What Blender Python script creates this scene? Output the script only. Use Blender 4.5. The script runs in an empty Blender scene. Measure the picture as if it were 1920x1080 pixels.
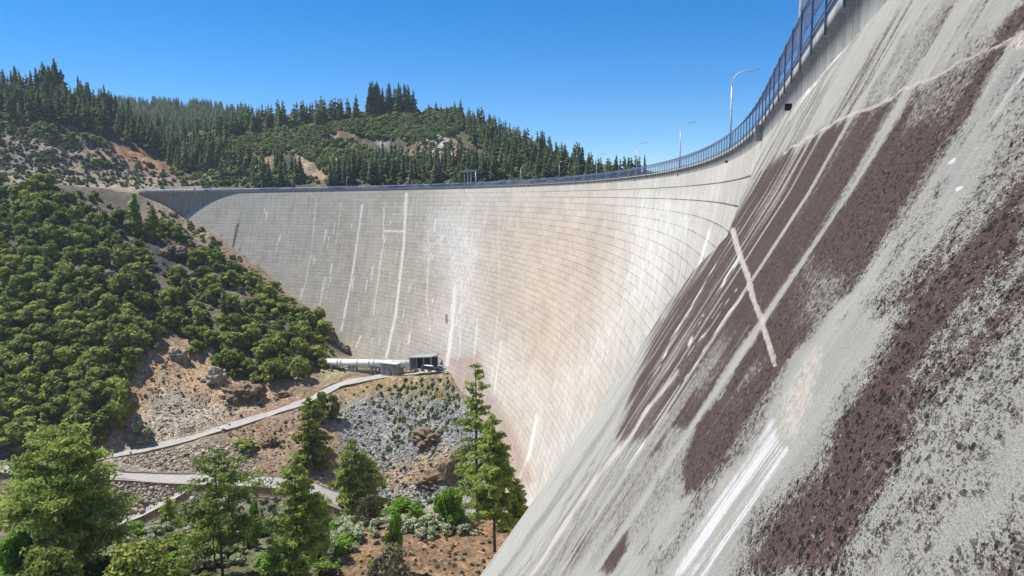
import bpy, math, random
import numpy as np
from mathutils import Matrix, Vector
from mathutils.bvhtree import BVHTree
random.seed(7); rng = np.random.default_rng(7)
SC = bpy.context.scene; COL = SC.collection

# ------------------------------------------------------------------ camera
F = 1371.; PH = math.radians(7.27); RO = math.atan(.010)
cam_d = bpy.data.cameras.new('camera'); cam = bpy.data.objects.new('camera', cam_d); COL.objects.link(cam)
cam_d.sensor_width = 36; cam_d.lens = 36 * F / 1920; cam_d.clip_start = .05; cam_d.clip_end = 9000
fw = Vector((0, math.cos(PH), -math.sin(PH))); up0 = Vector((0, math.sin(PH), math.cos(PH))); rt0 = Vector((1, 0, 0))
rt = rt0 * math.cos(RO) - up0 * math.sin(RO); up = up0 * math.cos(RO) + rt0 * math.sin(RO)
cam.matrix_world = Matrix(((rt.x, up.x, -fw.x, 0), (rt.y, up.y, -fw.y, 0), (rt.z, up.z, -fw.z, 0), (0, 0, 0, 1)))
SC.camera = cam
# ------------------------------------------------------------------ light
SUN_EL = math.radians(60); SUN_DIR = Vector((-.945 * math.cos(SUN_EL), .33 * math.cos(SUN_EL), math.sin(SUN_EL))).normalized()
W = bpy.data.worlds.new('World'); SC.world = W; W.use_nodes = True
wn = W.node_tree; sky = wn.nodes.new('ShaderNodeTexSky'); sky.sky_type = 'NISHITA'; sky.sun_disc = False
sky.sun_elevation = SUN_EL; sky.sun_rotation = math.atan2(SUN_DIR.x, SUN_DIR.y)
sky.altitude = 2500; sky.air_density = 1.0; sky.dust_density = 0.; sky.ozone_density = 6.0
bg = wn.nodes['Background']; hs_ = wn.nodes.new('ShaderNodeHueSaturation'); hs_.inputs['Saturation'].default_value = 1.36; hs_.inputs['Value'].default_value = 1.03; wn.links.new(sky.outputs[0], hs_.inputs['Color']); wn.links.new(hs_.outputs[0], bg.inputs[0]); bg.inputs[1].default_value = .105
sd = bpy.data.lights.new('sun', 'SUN'); sd.energy = 4.9; sd.angle = math.radians(.53); sd.color = (1, .955, .88)
sun = bpy.data.objects.new('sun', sd); COL.objects.link(sun); sun.rotation_euler = SUN_DIR.to_track_quat('Z', 'Y').to_euler()
SC.view_settings.view_transform = 'Standard'; SC.view_settings.look = 'None'; SC.view_settings.exposure = .5; SC.view_settings.gamma = 1
SC.cycles.max_bounces = 5; SC.cycles.transparent_max_bounces = 24

# ------------------------------------------------------------------ projection helpers (pixel of the 1920x1080 photo -> direction)
def ray(px, py):
    px = np.asarray(px, float); py = np.asarray(py, float)
    u = (px - 960) / F; v = (540 - py) / F; c, s = math.cos(RO), math.sin(RO)
    u, v = u * c + v * s, v * c - u * s
    return np.stack([u, math.cos(PH) + v * math.sin(PH), -math.sin(PH) + v * math.cos(PH)], -1)
def proj(P):
    P = np.asarray(P, float); x, y, z = P[..., 0], P[..., 1], P[..., 2]
    f = y * math.cos(PH) - z * math.sin(PH); u_ = y * math.sin(PH) + z * math.cos(PH)
    f = np.where(f < .02, .02, f); u = x / f; v = u_ / f; c, s = math.cos(RO), math.sin(RO)
    return 960 + F * (u * c - v * s), 540 - F * (v * c + u * s)
def sm(a, b, x):
    t = np.clip((np.asarray(x, float) - a) / (b - a), 0, 1); return t * t * (3 - 2 * t)

# ------------------------------------------------------------------ mesh helpers
def tag(o, label=None, cat=None, group=None, kind=None):
    if label: o['label'] = label
    if cat: o['category'] = cat
    if group: o['group'] = group
    if kind: o['kind'] = kind
    return o
def link(name, me, mats=(), parent=None, loc=None):
    o = bpy.data.objects.new(name, me); COL.objects.link(o)
    for m in mats:
        if me is not None and m.name not in [x.name for x in me.materials]: me.materials.append(m)
    if parent: o.parent = parent
    if loc is not None: o.location = loc
    return o
def npmesh(name, V, Fc, smooth=False, uv=None, attrs=None, matidx=None):
    """V (n,3); Fc (m,k) same-size faces"""
    V = np.asarray(V, np.float32); Fc = np.asarray(Fc, np.int32); m, k = Fc.shape
    me = bpy.data.meshes.new(name); me.vertices.add(len(V)); me.vertices.foreach_set('co', V.ravel())
    me.loops.add(m * k); me.loops.foreach_set('vertex_index', Fc.ravel())
    me.polygons.add(m); me.polygons.foreach_set('loop_start', np.arange(0, m * k, k, dtype=np.int32))
    if smooth: me.polygons.foreach_set('use_smooth', np.ones(m, bool))
    if matidx is not None: me.polygons.foreach_set('material_index', np.asarray(matidx, np.int32))
    if uv is not None:
        l = me.uv_layers.new(name='UVMap'); l.data.foreach_set('uv', np.asarray(uv, np.float32)[Fc.ravel()].ravel())
    for k_, a in (attrs or {}).items():
        a = np.asarray(a, np.float32)
        if a.ndim == 1:
            at = me.attributes.new(k_, 'FLOAT', 'POINT'); at.data.foreach_set('value', a)
        else:
            at = me.attributes.new(k_, 'FLOAT_COLOR', 'POINT')
            at.data.foreach_set('color', np.concatenate([a, np.ones((len(a), 1), np.float32)], 1).ravel())
    me.update(calc_edges=True); me.validate(); return me
def grid_faces(ni, nj, flip=False):
    i, j = np.meshgrid(np.arange(ni - 1), np.arange(nj - 1), indexing='ij')
    a = (i * nj + j).ravel(); f = np.stack([a, a + nj, a + nj + 1, a + 1], 1)
    return f[:, ::-1] if flip else f
class MB:
    """collects boxes, tubes and prisms as one mesh"""
    def __init__(s): s.v = []; s.f = []
    def add(s, V, Fs):
        n = len(s.v); s.v += [tuple(map(float, p)) for p in V]; s.f += [tuple(n + i for i in f) for f in Fs]; return s
    def box(s, c, size, ax=None, ay=None, az=None):
        ax = np.array(ax if ax is not None else (1, 0, 0), float); az = np.array(az if az is not None else (0, 0, 1), float)
        ay = np.array(ay, float) if ay is not None else np.cross(az, ax)
        c = np.array(c, float); h = np.array(size) / 2
        V = [c + ax * h[0] * i + ay * h[1] * j + az * h[2] * k for k in (-1, 1) for j in (-1, 1) for i in (-1, 1)]
        return s.add(V, [(0, 2, 3, 1), (4, 5, 7, 6), (0, 1, 5, 4), (2, 6, 7, 3), (0, 4, 6, 2), (1, 3, 7, 5)])
    def tube(s, pts, r, n=8, cap=True):
        pts = [np.array(p, float) for p in pts]; r = r if hasattr(r, '__len__') else [r] * len(pts); V = []
        for i, p in enumerate(pts):
            t = pts[min(i + 1, len(pts) - 1)] - pts[max(i - 1, 0)]; t /= np.linalg.norm(t) + 1e-9
            a = np.cross(t, (0, 0, 1) if abs(t[2]) < .9 else (1, 0, 0)); a /= np.linalg.norm(a); b = np.cross(t, a)
            V += [p + r[i] * (math.cos(2 * math.pi * k / n) * a + math.sin(2 * math.pi * k / n) * b) for k in range(n)]
        Fs = [(i * n + k, i * n + (k + 1) % n, (i + 1) * n + (k + 1) % n, (i + 1) * n + k) for i in range(len(pts) - 1) for k in range(n)]
        if cap: Fs += [tuple(range(n))[::-1], tuple((len(pts) - 1) * n + k for k in range(n))]
        return s.add(V, Fs)
    def build(s, name, m, parent=None, smooth=False, bevel=0):
        me = bpy.data.meshes.new(name); me.from_pydata(s.v, [], s.f); me.update()
        if smooth: me.polygons.foreach_set('use_smooth', np.ones(len(s.f), bool))
        o = link(name, me, [m], parent)
        if bevel:
            b = o.modifiers.new('bevel', 'BEVEL'); b.width = bevel; b.segments = 2; b.limit_method = 'ANGLE'
        return o
def empty(name, loc=(0, 0, 0), rz=0):
    o = bpy.data.objects.new(name, None); COL.objects.link(o); o.location = loc; o.rotation_euler = (0, 0, rz); o.empty_display_size = .5; return o
def copy_tree(o, parent=None):
    c = o.copy(); COL.objects.link(c); c.parent = parent
    for ch in o.children: copy_tree(ch, c)
    return c

# ------------------------------------------------------------------ node helpers
class NT:
    def __init__(s, name, rough=.85):
        s.m = bpy.data.materials.new(name); s.m.use_nodes = True; s.t = s.m.node_tree; s.b = s.t.nodes['Principled BSDF']
        s.b.inputs['Roughness'].default_value = rough; s.b.inputs['Specular IOR Level'].default_value = .25
    def n(s, typ, props=None, **inp):
        nd = s.t.nodes.new('ShaderNode' + typ)
        for k, v in (props or {}).items(): setattr(nd, k, v)
        for k, v in inp.items():
            k = k.replace('_', ' ') if not k.startswith('i') or not k[1:].isdigit() else int(k[1:])
            s.set(nd.inputs[k], v)
        return nd
    def set(s, sock, v):
        if isinstance(v, bpy.types.NodeSocket): s.t.links.new(v, sock)
        elif isinstance(v, bpy.types.Node): s.t.links.new(v.outputs[0], sock)
        else:
            if hasattr(sock.default_value, '__len__') and hasattr(v, '__len__') and len(v) == 3 and len(sock.default_value) == 4: v = (*v, 1)
            sock.default_value = v
    def uv(s): return s.n('UVMap', dict(uv_map='UVMap')).outputs[0]
    def pos(s): return s.n('NewGeometry').outputs['Position']
    def attr(s, nm, out='Color'): return s.n('Attribute', dict(attribute_name=nm)).outputs[out]
    def scale(s, vec, sc):
        return s.n('VectorMath', dict(operation='MULTIPLY'), i0=vec, i1=sc).outputs[0]
    def noise(s, vec, scale, detail=4, rough=.55, dist=0):
        return s.n('TexNoise', None, Vector=vec, Scale=scale, Detail=detail, Roughness=rough, Distortion=dist).outputs[0]
    def vor(s, vec, scale, out='Distance', feature='F1'):
        return s.n('TexVoronoi', dict(feature=feature), Vector=vec, Scale=scale).outputs[out]
    def math(s, op, a, b=0., c=None, clamp=False):
        nd = s.n('Math', dict(operation=op, use_clamp=clamp), i0=a, i1=b)
        if c is not None: s.set(nd.inputs[2], c)
        return nd.outputs[0]
    def rng(s, v, a, b, c=0., d=1.):
        return s.n('MapRange', dict(interpolation_type='SMOOTHSTEP'), Value=v, i1=a, i2=b, i3=c, i4=d).outputs[0]
    def mix(s, f, a, b, mode='MIX'):
        nd = s.t.nodes.new('ShaderNodeMix'); nd.data_type = 'RGBA'; nd.blend_type = mode
        s.set(nd.inputs[0], f); s.set(nd.inputs[6], a); s.set(nd.inputs[7], b); return nd.outputs[2]
    def bump(s, h, strength, dist):
        return s.n('Bump', None, Height=h, Strength=strength, Distance=dist).outputs[0]
    def out(s, color=None, normal=None):
        if color is not None: s.set(s.b.inputs['Base Color'], color)
        if normal is not None: s.set(s.b.inputs['Normal'], normal)
        return s.m
def plain(name, c, rough=.6, metal=0., var=.25, sc=3.):
    t = NT(name, rough); n = t.noise(t.n('TexCoord').outputs['Object'], sc, 5)
    col = t.mix(t.rng(n, .3, .7), tuple(x * (1 - var) for x in c), tuple(min(1, x * (1 + var)) for x in c))
    t.b.inputs['Metallic'].default_value = metal; return t.out(col)

# ------------------------------------------------------------------ soft painting of true surface colours (stains, soils) by outline
def inpoly(x, y, poly):
    r = np.zeros(x.shape, bool); n = len(poly)
    for i in range(n):
        (x1, y1), (x2, y2) = poly[i], poly[(i + 1) % n]
        c = ((y1 > y) != (y2 > y)); 
        with np.errstate(divide='ignore', invalid='ignore'):
            r ^= c & (x < (x2 - x1) * (y - y1) / ((y2 - y1) if y2 != y1 else 1e-9) + x1)
    return r
def dseg(x, y, pts, closed=False):
    d = np.full(x.shape, 1e9); n = len(pts)
    for i in range(n if closed else n - 1):
        x1, y1 = pts[i]; x2, y2 = pts[(i + 1) % n]; dx, dy = x2 - x1, y2 - y1
        t = np.clip(((x - x1) * dx + (y - y1) * dy) / (dx * dx + dy * dy + 1e-9), 0, 1)
        d = np.minimum(d, np.hypot(x1 + t * dx - x, y1 + t * dy - y))
    return d
def softpoly(x, y, poly, feather):
    ins = inpoly(x, y, poly); d = dseg(x, y, poly, True); return np.clip(.5 + np.where(ins, d, -d) / (2 * feather), 0, 1)
def softline(x, y, pts, w): return np.clip(1.5 - dseg(x, y, pts) / w, 0, 1)

def vnoise(P, sc, seed):
    """value noise on xy(z) lattice"""
    q = P / sc; i = np.floor(q).astype(np.int64); f = q - i; f = f * f * (3 - 2 * f); out = 0
    def hsh(a, b, c):
        n = (a * 73856093) ^ (b * 19349663) ^ (c * 83492791) ^ (seed * 2654435761); n = (n ^ (n >> 13)) * 1274126177 & 0x7fffffff; n = n ^ (n >> 16); return (n & 0xffff) / 65535.
    for dx in (0, 1):
        for dy in (0, 1):
            for dz in (0, 1):
                w = (f[..., 0] if dx else 1 - f[..., 0]) * (f[..., 1] if dy else 1 - f[..., 1]) * (f[..., 2] if dz else 1 - f[..., 2])
                out = out + w * hsh(i[..., 0] + dx, i[..., 1] + dy, i[..., 2] + dz)
    return out - .5

# ================================================================== THE DAM
TH0, X0, Y0, S0, R1, S1, R2, H = .27, 8.27, 18., 28.7, 555., 304., 413., 5.06
SE = 800.
_s = np.arange(0, 811, 1.); _x = [X0]; _y = [Y0]; _t = [TH0]
for s in _s[:-1]:
    k = 0 if s < S0 else (1 / R1 if s < S1 else 1 / R2)
    _x.append(_x[-1] + math.sin(_t[-1])); _y.append(_y[-1] + math.cos(_t[-1])); _t.append(_t[-1] - k)
_x, _y, _t = map(np.array, (_x, _y, _t))
def path(s):
    s = np.asarray(s, float); x = np.interp(s, _s, _x); y = np.interp(s, _s, _y); t = np.interp(s, _s, _t)
    n = np.minimum(s, 0); return x + n * math.sin(TH0), y + n * math.cos(TH0), t
def zbreak(s):
    q = np.clip(np.asarray(s, float) - 699, 0, 75); return 3.7 - .12 * q - .0035 * q * q
def arch_off(s, z):
    h = np.maximum(zbreak(s) - z, 0)
    b = .15 + .13 * sm(540, 720, s) + .03 * (1 - sm(30, 120, s))
    return b * h + .0006 * h * h
def arch_pt(s, z, extra=0.):
    x, y, t = path(s); d = arch_off(s, z) + extra
    return np.stack([x - np.cos(t) * d, y + np.sin(t) * d, np.asarray(z, float) + 0 * x], -1)
E1 = np.array([math.sin(TH0), math.cos(TH0), 0]); E2 = np.array([math.cos(TH0), -math.sin(TH0), 0])
NW = float(np.dot([X0, Y0, 0], E2)); ZB = 3.7
def near_n(z):
    z = np.asarray(z, float); top = 1.31 + (NW - 1.31) * z / ZB
    low = 1.31 + .58 * z - .06 * np.maximum(-z - 10, 0)
    return np.where(z > 0, top, low)
def near_pt(s, z): return near_n(z)[..., None] * E2 + np.asarray(s)[..., None] * E1 + np.stack([0 * z, 0 * z, z], -1)
SIL = [(1400, 338), (1384, 390), (1366, 440), (1322, 480), (1290, 520), (1250, 572), (1210, 634), (1170, 697), (1135, 748), (1100, 800), (1060, 854), (1020, 913), (970, 988), (900, 1080), (830, 1175)]
def edge_s(z):
    """distance along the wall at which the abutment block ends, for height z"""
    out = []
    for px, py in SIL:
        r = ray(px, py); a, b, c = r @ E2, r @ E1, r[2]; lo, hi, got = .5, 200., None
        ts = np.geomspace(3, 140, 4000); g = ts * a - near_n(ts * c)
        k = np.where((g[:-1] < 0) & (g[1:] >= 0))[0]
        got = ts[k[0]] if len(k) else None
        if got: out.append((got * c, got * b))
    out.sort(); Z = [o[0] for o in out]; S = [o[1] for o in out]
    return Z, S
EZ, ES = edge_s(0)
print('edge', [(round(a, 1), round(b, 1)) for a, b in zip(EZ, ES)])
_ez = np.array([-170., -60, -30, -18, -12, -7, -4, -1.5, 0, 1.5, 3.7]); _es = np.interp(_ez, EZ, ES)
_es = np.minimum(_es, 75)
def es(z): return np.interp(z, _ez, _es)

def dam_material():
    t = NT('arch_concrete', .9); uv = t.uv(); P = t.attr('paint'); sp = t.n('SeparateColor', None, Color=P)
    tan, white, gray = sp.outputs; Q = t.n('SeparateColor', None, Color=t.attr('paint2')).outputs; 
    br = t.n('TexBrick', dict(offset=.5, offset_frequency=2), Vector=uv, Color1=(1, 1, 1), Color2=(.80, .80, .80), Mortar=(0, 0, 0), Scale=1.,
             i7=.5) if False else None
    b = t.t.nodes.new('ShaderNodeTexBrick'); b.offset = .5; t.set(b.inputs['Vector'], uv)
    t.set(b.inputs['Color1'], (1, 1, 1)); t.set(b.inputs['Color2'], (.86, .86, .86)); t.set(b.inputs['Mortar'], (.50, .485, .46))
    b.inputs['Scale'].default_value = 1; b.inputs['Mortar Size'].default_value = .12; b.inputs['Mortar Smooth'].default_value = .3
    b.inputs['Bias'].default_value = .1; b.inputs['Brick Width'].default_value = 7.6; b.inputs['Row Height'].default_value = 2.5
    big = t.noise(t.scale(uv, (.02, .02, 1)), 1, 4); st = t.noise(t.scale(uv, (.55, .035, 1)), 1, 5, .65)
    st2 = t.noise(t.scale(uv, (1.6, .16, 1)), 1, 5, .7); fine = t.noise(uv, 1.3, 6, .7)
    hor = t.noise(t.scale(uv, (.03, .9, 1)), 1, 4, .7)
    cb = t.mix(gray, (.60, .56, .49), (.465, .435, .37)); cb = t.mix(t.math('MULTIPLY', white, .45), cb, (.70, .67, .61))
    cb = t.mix(t.math('MULTIPLY', tan, t.rng(t.math('ADD', st, t.math('MULTIPLY', fine, .5)), .45, .95)), cb, (.56, .395, .25))
    v = t.rng(st, .25, .75, .84, 1.14); v = t.math('MULTIPLY', v, t.rng(st2, .25, .75, .92, 1.07)); v = t.math('MULTIPLY', v, t.rng(hor, .25, .75, .95, 1.04))
    v = t.math('MULTIPLY', v, t.rng(fine, .25, .75, .86, 1.12)); v = t.math('MULTIPLY', v, t.rng(big, .3, .7, .93, 1.06))
    cb = t.mix(1., cb, t.n('CombineColor', None, Red=v, Green=v, Blue=v).outputs[0], 'MULTIPLY')
    amt = t.rng(t.noise(t.scale(uv, (.08, .15, 1)), 1, 3), .36, .58, .45, 1.)
    cb = t.mix(amt, cb, t.mix(1., cb, b.outputs[0], 'MULTIPLY'))
    br_ = t.noise(t.scale(uv, (1.1, .35, 1)), 1, 6, .75); wm = t.math('MULTIPLY', t.rng(white, .1, .6), t.rng(t.math('ADD', t.math('ADD', st2, br_), t.math('MULTIPLY', white, .34)), 1.1, 1.34), clamp=True)
    cb = t.mix(wm, cb, (.74, .71, .66))
    cb = t.mix(t.math('MULTIPLY', Q[0], t.rng(st2, .3, .6)), cb, (.33, .22, .17))      # pinkish foot
    cb = t.mix(Q[1], cb, (.03, .03, .03))                                             # slot and drains
    return t.out(cb, t.bump(t.math('ADD', fine, b.outputs[1]), .35, .12))
M = {}
M['arch'] = dam_material()

dam = empty('arch_dam', (0, 0, 0))
tag(dam, 'huge curved concrete arch dam with stained pale face and railing along its crest', 'dam')
# --- arch face
sg = np.concatenate([np.arange(20, 120, 1.2), np.arange(120, SE + .1, 1.5)]); zt = np.linspace(0, 1, 150)
S, T = np.meshgrid(sg, zt, indexing='ij'); ZBS = zbreak(S); Z = ZBS + (-178 - ZBS) * T ** 1.15
P = arch_pt(S, Z); px, py = proj(P)
def fall(pts, w): return softline(px, py, pts, w * .62)
tan = .72 * softpoly(px, py, [(905, 400), (1010, 370), (1140, 380), (1180, 470), (1150, 620), (1100, 740), (1030, 740), (950, 690), (900, 600), (870, 540)], 60)
tan = np.maximum(tan, .5 * softpoly(px, py, [(890, 560), (960, 560), (1010, 640), (1060, 740), (1010, 800), (930, 720)], 40))
tan = np.maximum(tan, .55 * softpoly(px, py, [(950, 740), (1010, 770), (990, 900), (960, 900), (930, 790)], 22))
tan = np.maximum(tan, .3 * softpoly(px, py, [(460, 360), (900, 360), (900, 700), (640, 640)], 90))
white = np.zeros_like(px)
for pts, w, a in [([(679, 385), (663, 500), (640, 620)], 3.2, .95), ([(762, 362), (757, 460), (742, 590), (724, 670)], 4, 1), ([(593, 372), (583, 480), (566, 560)], 2.4, .7),
                  ([(610, 520), (597, 588)], 2.5, .9), ([(716, 470), (700, 590)], 2.4, .8), ([(720, 390), (718, 470)], 2.2, .8), ([(804, 470), (800, 560), (806, 620)], 2.5, .7),
                  ([(853, 540), (848, 610), (838, 684)], 6, 1), ([(935, 400), (936, 560), (920, 730)], 2.4, .55), ([(1007, 780), (993, 850), (972, 900)], 5, 1),
                  ([(865, 560), (862, 660), (850, 700)], 2.5, .7), ([(895, 610), (885, 700)], 3, .8), ([(940, 640), (926, 740)], 3.5, .7), ([(1068, 450), (1075, 640)], 2.2, .5),
                  ([(722, 433), (760, 434)], 3.2, 1), ([(735, 402), (775, 403)], 2.2, .8), ([(668, 650), (676, 630)], 3, .9), ([(1230, 360), (1232, 520)], 3, .5),
                  ([(500, 380), (485, 470)], 1.8, .5), ([(543, 460), (525, 530)], 1.8, .4), ([(1330, 430), (1310, 500), (1270, 560)], 4, .9), ([(1180, 380), (1190, 520)], 4, .5),
                  ([(640, 380), (632, 450), (612, 560)], 1.5, .5), ([(700, 560), (684, 660)], 1.6, .5), ([(780, 520), (768, 640)], 1.6, .5)]:
    white = np.maximum(white, a * fall(pts, w))
wj = vnoise(np.stack([S, Z * .12, 0 * S], -1), 9., 51) * 50; white = np.maximum(white, .55 * softpoly(px + wj, py, [(800, 375), (890, 380), (930, 470), (890, 600), (860, 640), (842, 560), (800, 480)], 34))
white = np.maximum(white, .5 * softpoly(px + wj, py, [(1150, 350), (1330, 350), (1340, 440), (1250, 560), (1160, 680), (1080, 800), (1010, 720), (1120, 560), (1160, 460)], 45))
white = np.maximum(white, .4 * softpoly(px + wj, py, [(880, 610), (960, 640), (1060, 750), (1010, 830), (930, 740)], 26))
for k in range(70):                                                              # short lime runs below the lift joints
    x0 = random.uniform(470, 900); y0 = random.uniform(372, 640)
    if y0 > 380 + (x0 - 400) * 1.0: continue
    l = random.uniform(5, 26); white = np.maximum(white, random.uniform(.6, 1) * fall([(x0, y0), (x0 - l * .12, y0 + l)], random.uniform(1.2, 2.4)))
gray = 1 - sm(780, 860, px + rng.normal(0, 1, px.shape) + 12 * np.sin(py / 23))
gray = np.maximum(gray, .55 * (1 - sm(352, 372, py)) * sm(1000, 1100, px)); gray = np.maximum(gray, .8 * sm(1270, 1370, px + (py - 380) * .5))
pink = softpoly(px, py, [(842, 672), (898, 664), (915, 720), (960, 800), (1000, 900), (960, 930), (905, 830), (860, 740)], 8) * .8
slot = np.maximum.reduce([fall([(451, 386), (446, 420)], 1.3), fall([(446, 420), (437, 464)], 2.6), fall([(414.5, 441), (415, 443)], 2), fall([(450, 467), (450, 469)], 2), fall([(483, 496), (483, 498)], 2), fall([(837, 592), (838, 604)], 2.5)])
me = npmesh('arch_face', P.reshape(-1, 3), grid_faces(*S.shape), True, np.stack([S.ravel() * 1., Z.ravel() - 1.3], 1),
            dict(paint=np.stack([tan.ravel(), white.ravel(), gray.ravel()], 1), paint2=np.stack([pink.ravel(), slot.ravel(), 0 * px.ravel()], 1)))
link('arch_face', me, [M['arch']], dam)

# --- vertical crest wall, deck and coping (profile swept along the crest)
def crest_mat():
    t = NT('crest_concrete', .9); uv = t.uv(); st = t.noise(t.scale(uv, (1.1, .12, 1)), 1, 6, .7); st2 = t.noise(t.scale(uv, (4., .5, 1)), 1, 4, .7); fine = t.noise(uv, 9, 5, .7)
    c = t.mix(t.rng(st, .3, .7), (.22, .215, .20), (.40, .385, .35)); c = t.mix(t.rng(st2, .5, .72, 0, .6), c, (.55, .52, .47))
    c = t.mix(t.rng(t.math('MULTIPLY', st2, st), .28, .16, 0, .5), c, (.12, .12, .12)); c = t.mix(t.rng(fine, .3, .7, 0, .3), c, (.5, .48, .44))
    x = t.n('SeparateXYZ', None, Vector=uv).outputs[0]; fr = t.math('ABSOLUTE', t.math('SUBTRACT', t.math('FRACT', t.math('MULTIPLY', x, 1 / 15.2)), .5))
    c = t.mix(t.rng(fr, .006, .002), c, (.1, .1, .1))
    return t.out(c, t.bump(fine, .4, .01))
M['crest'] = crest_mat()
def sweep(name, s_arr, prof, m, parent, closed=True, uvz=None):
    """prof(s) -> list of (offset upstream, z)"""
    x, y, t = path(s_arr); V = []; UV = []
    for i, s in enumerate(s_arr):
        for (o, z) in prof(s): V.append((x[i] + math.cos(t[i]) * o, y[i] - math.sin(t[i]) * o, z)); UV.append((s, z))
    k = len(prof(s_arr[0])); n = len(s_arr); Fs = []
    for i in range(n - 1):
        for j in range(k if closed else k - 1):
            a, b = i * k + j, i * k + (j + 1) % k; Fs.append((a, b, b + k, a + k))
    me = npmesh(name, V, Fs, False, UV); return link(name, me, [m], parent)
sw = np.concatenate([np.arange(-25, 60, 1.), np.arange(60, SE + .1, 2.5)])
sweep('crest_wall', sw, lambda s: [(0, float(zbreak(s)) - .02), (0, H - .45), (-.14, H - .42), (-.14, H), (.5, H), (.5, H - 1.), (9.5, H - 1.), (9.5, H - .1), (10, H - .1), (10, -40)], M['crest'], dam, False)
# --- lift-joint grooves just under the crest
def groove(z, s0, s1, name='lift_groove'):
    sa = np.arange(s0, s1, 2.); V = []
    P0 = arch_pt(sa, np.full_like(sa, z), .015); P1 = arch_pt(sa, np.full_like(sa, z - .05), .03)
    V = np.stack([P0, P1], 1).reshape(-1, 3); me = npmesh(name, V, grid_faces(len(sa), 2)); link(name, me, [M['dark']], dam)
M['dark'] = plain('dark_joint', (.05, .05, .048), .95)
groove(1.3, 30, 330); groove(-1.2, 34, 330)

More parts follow.
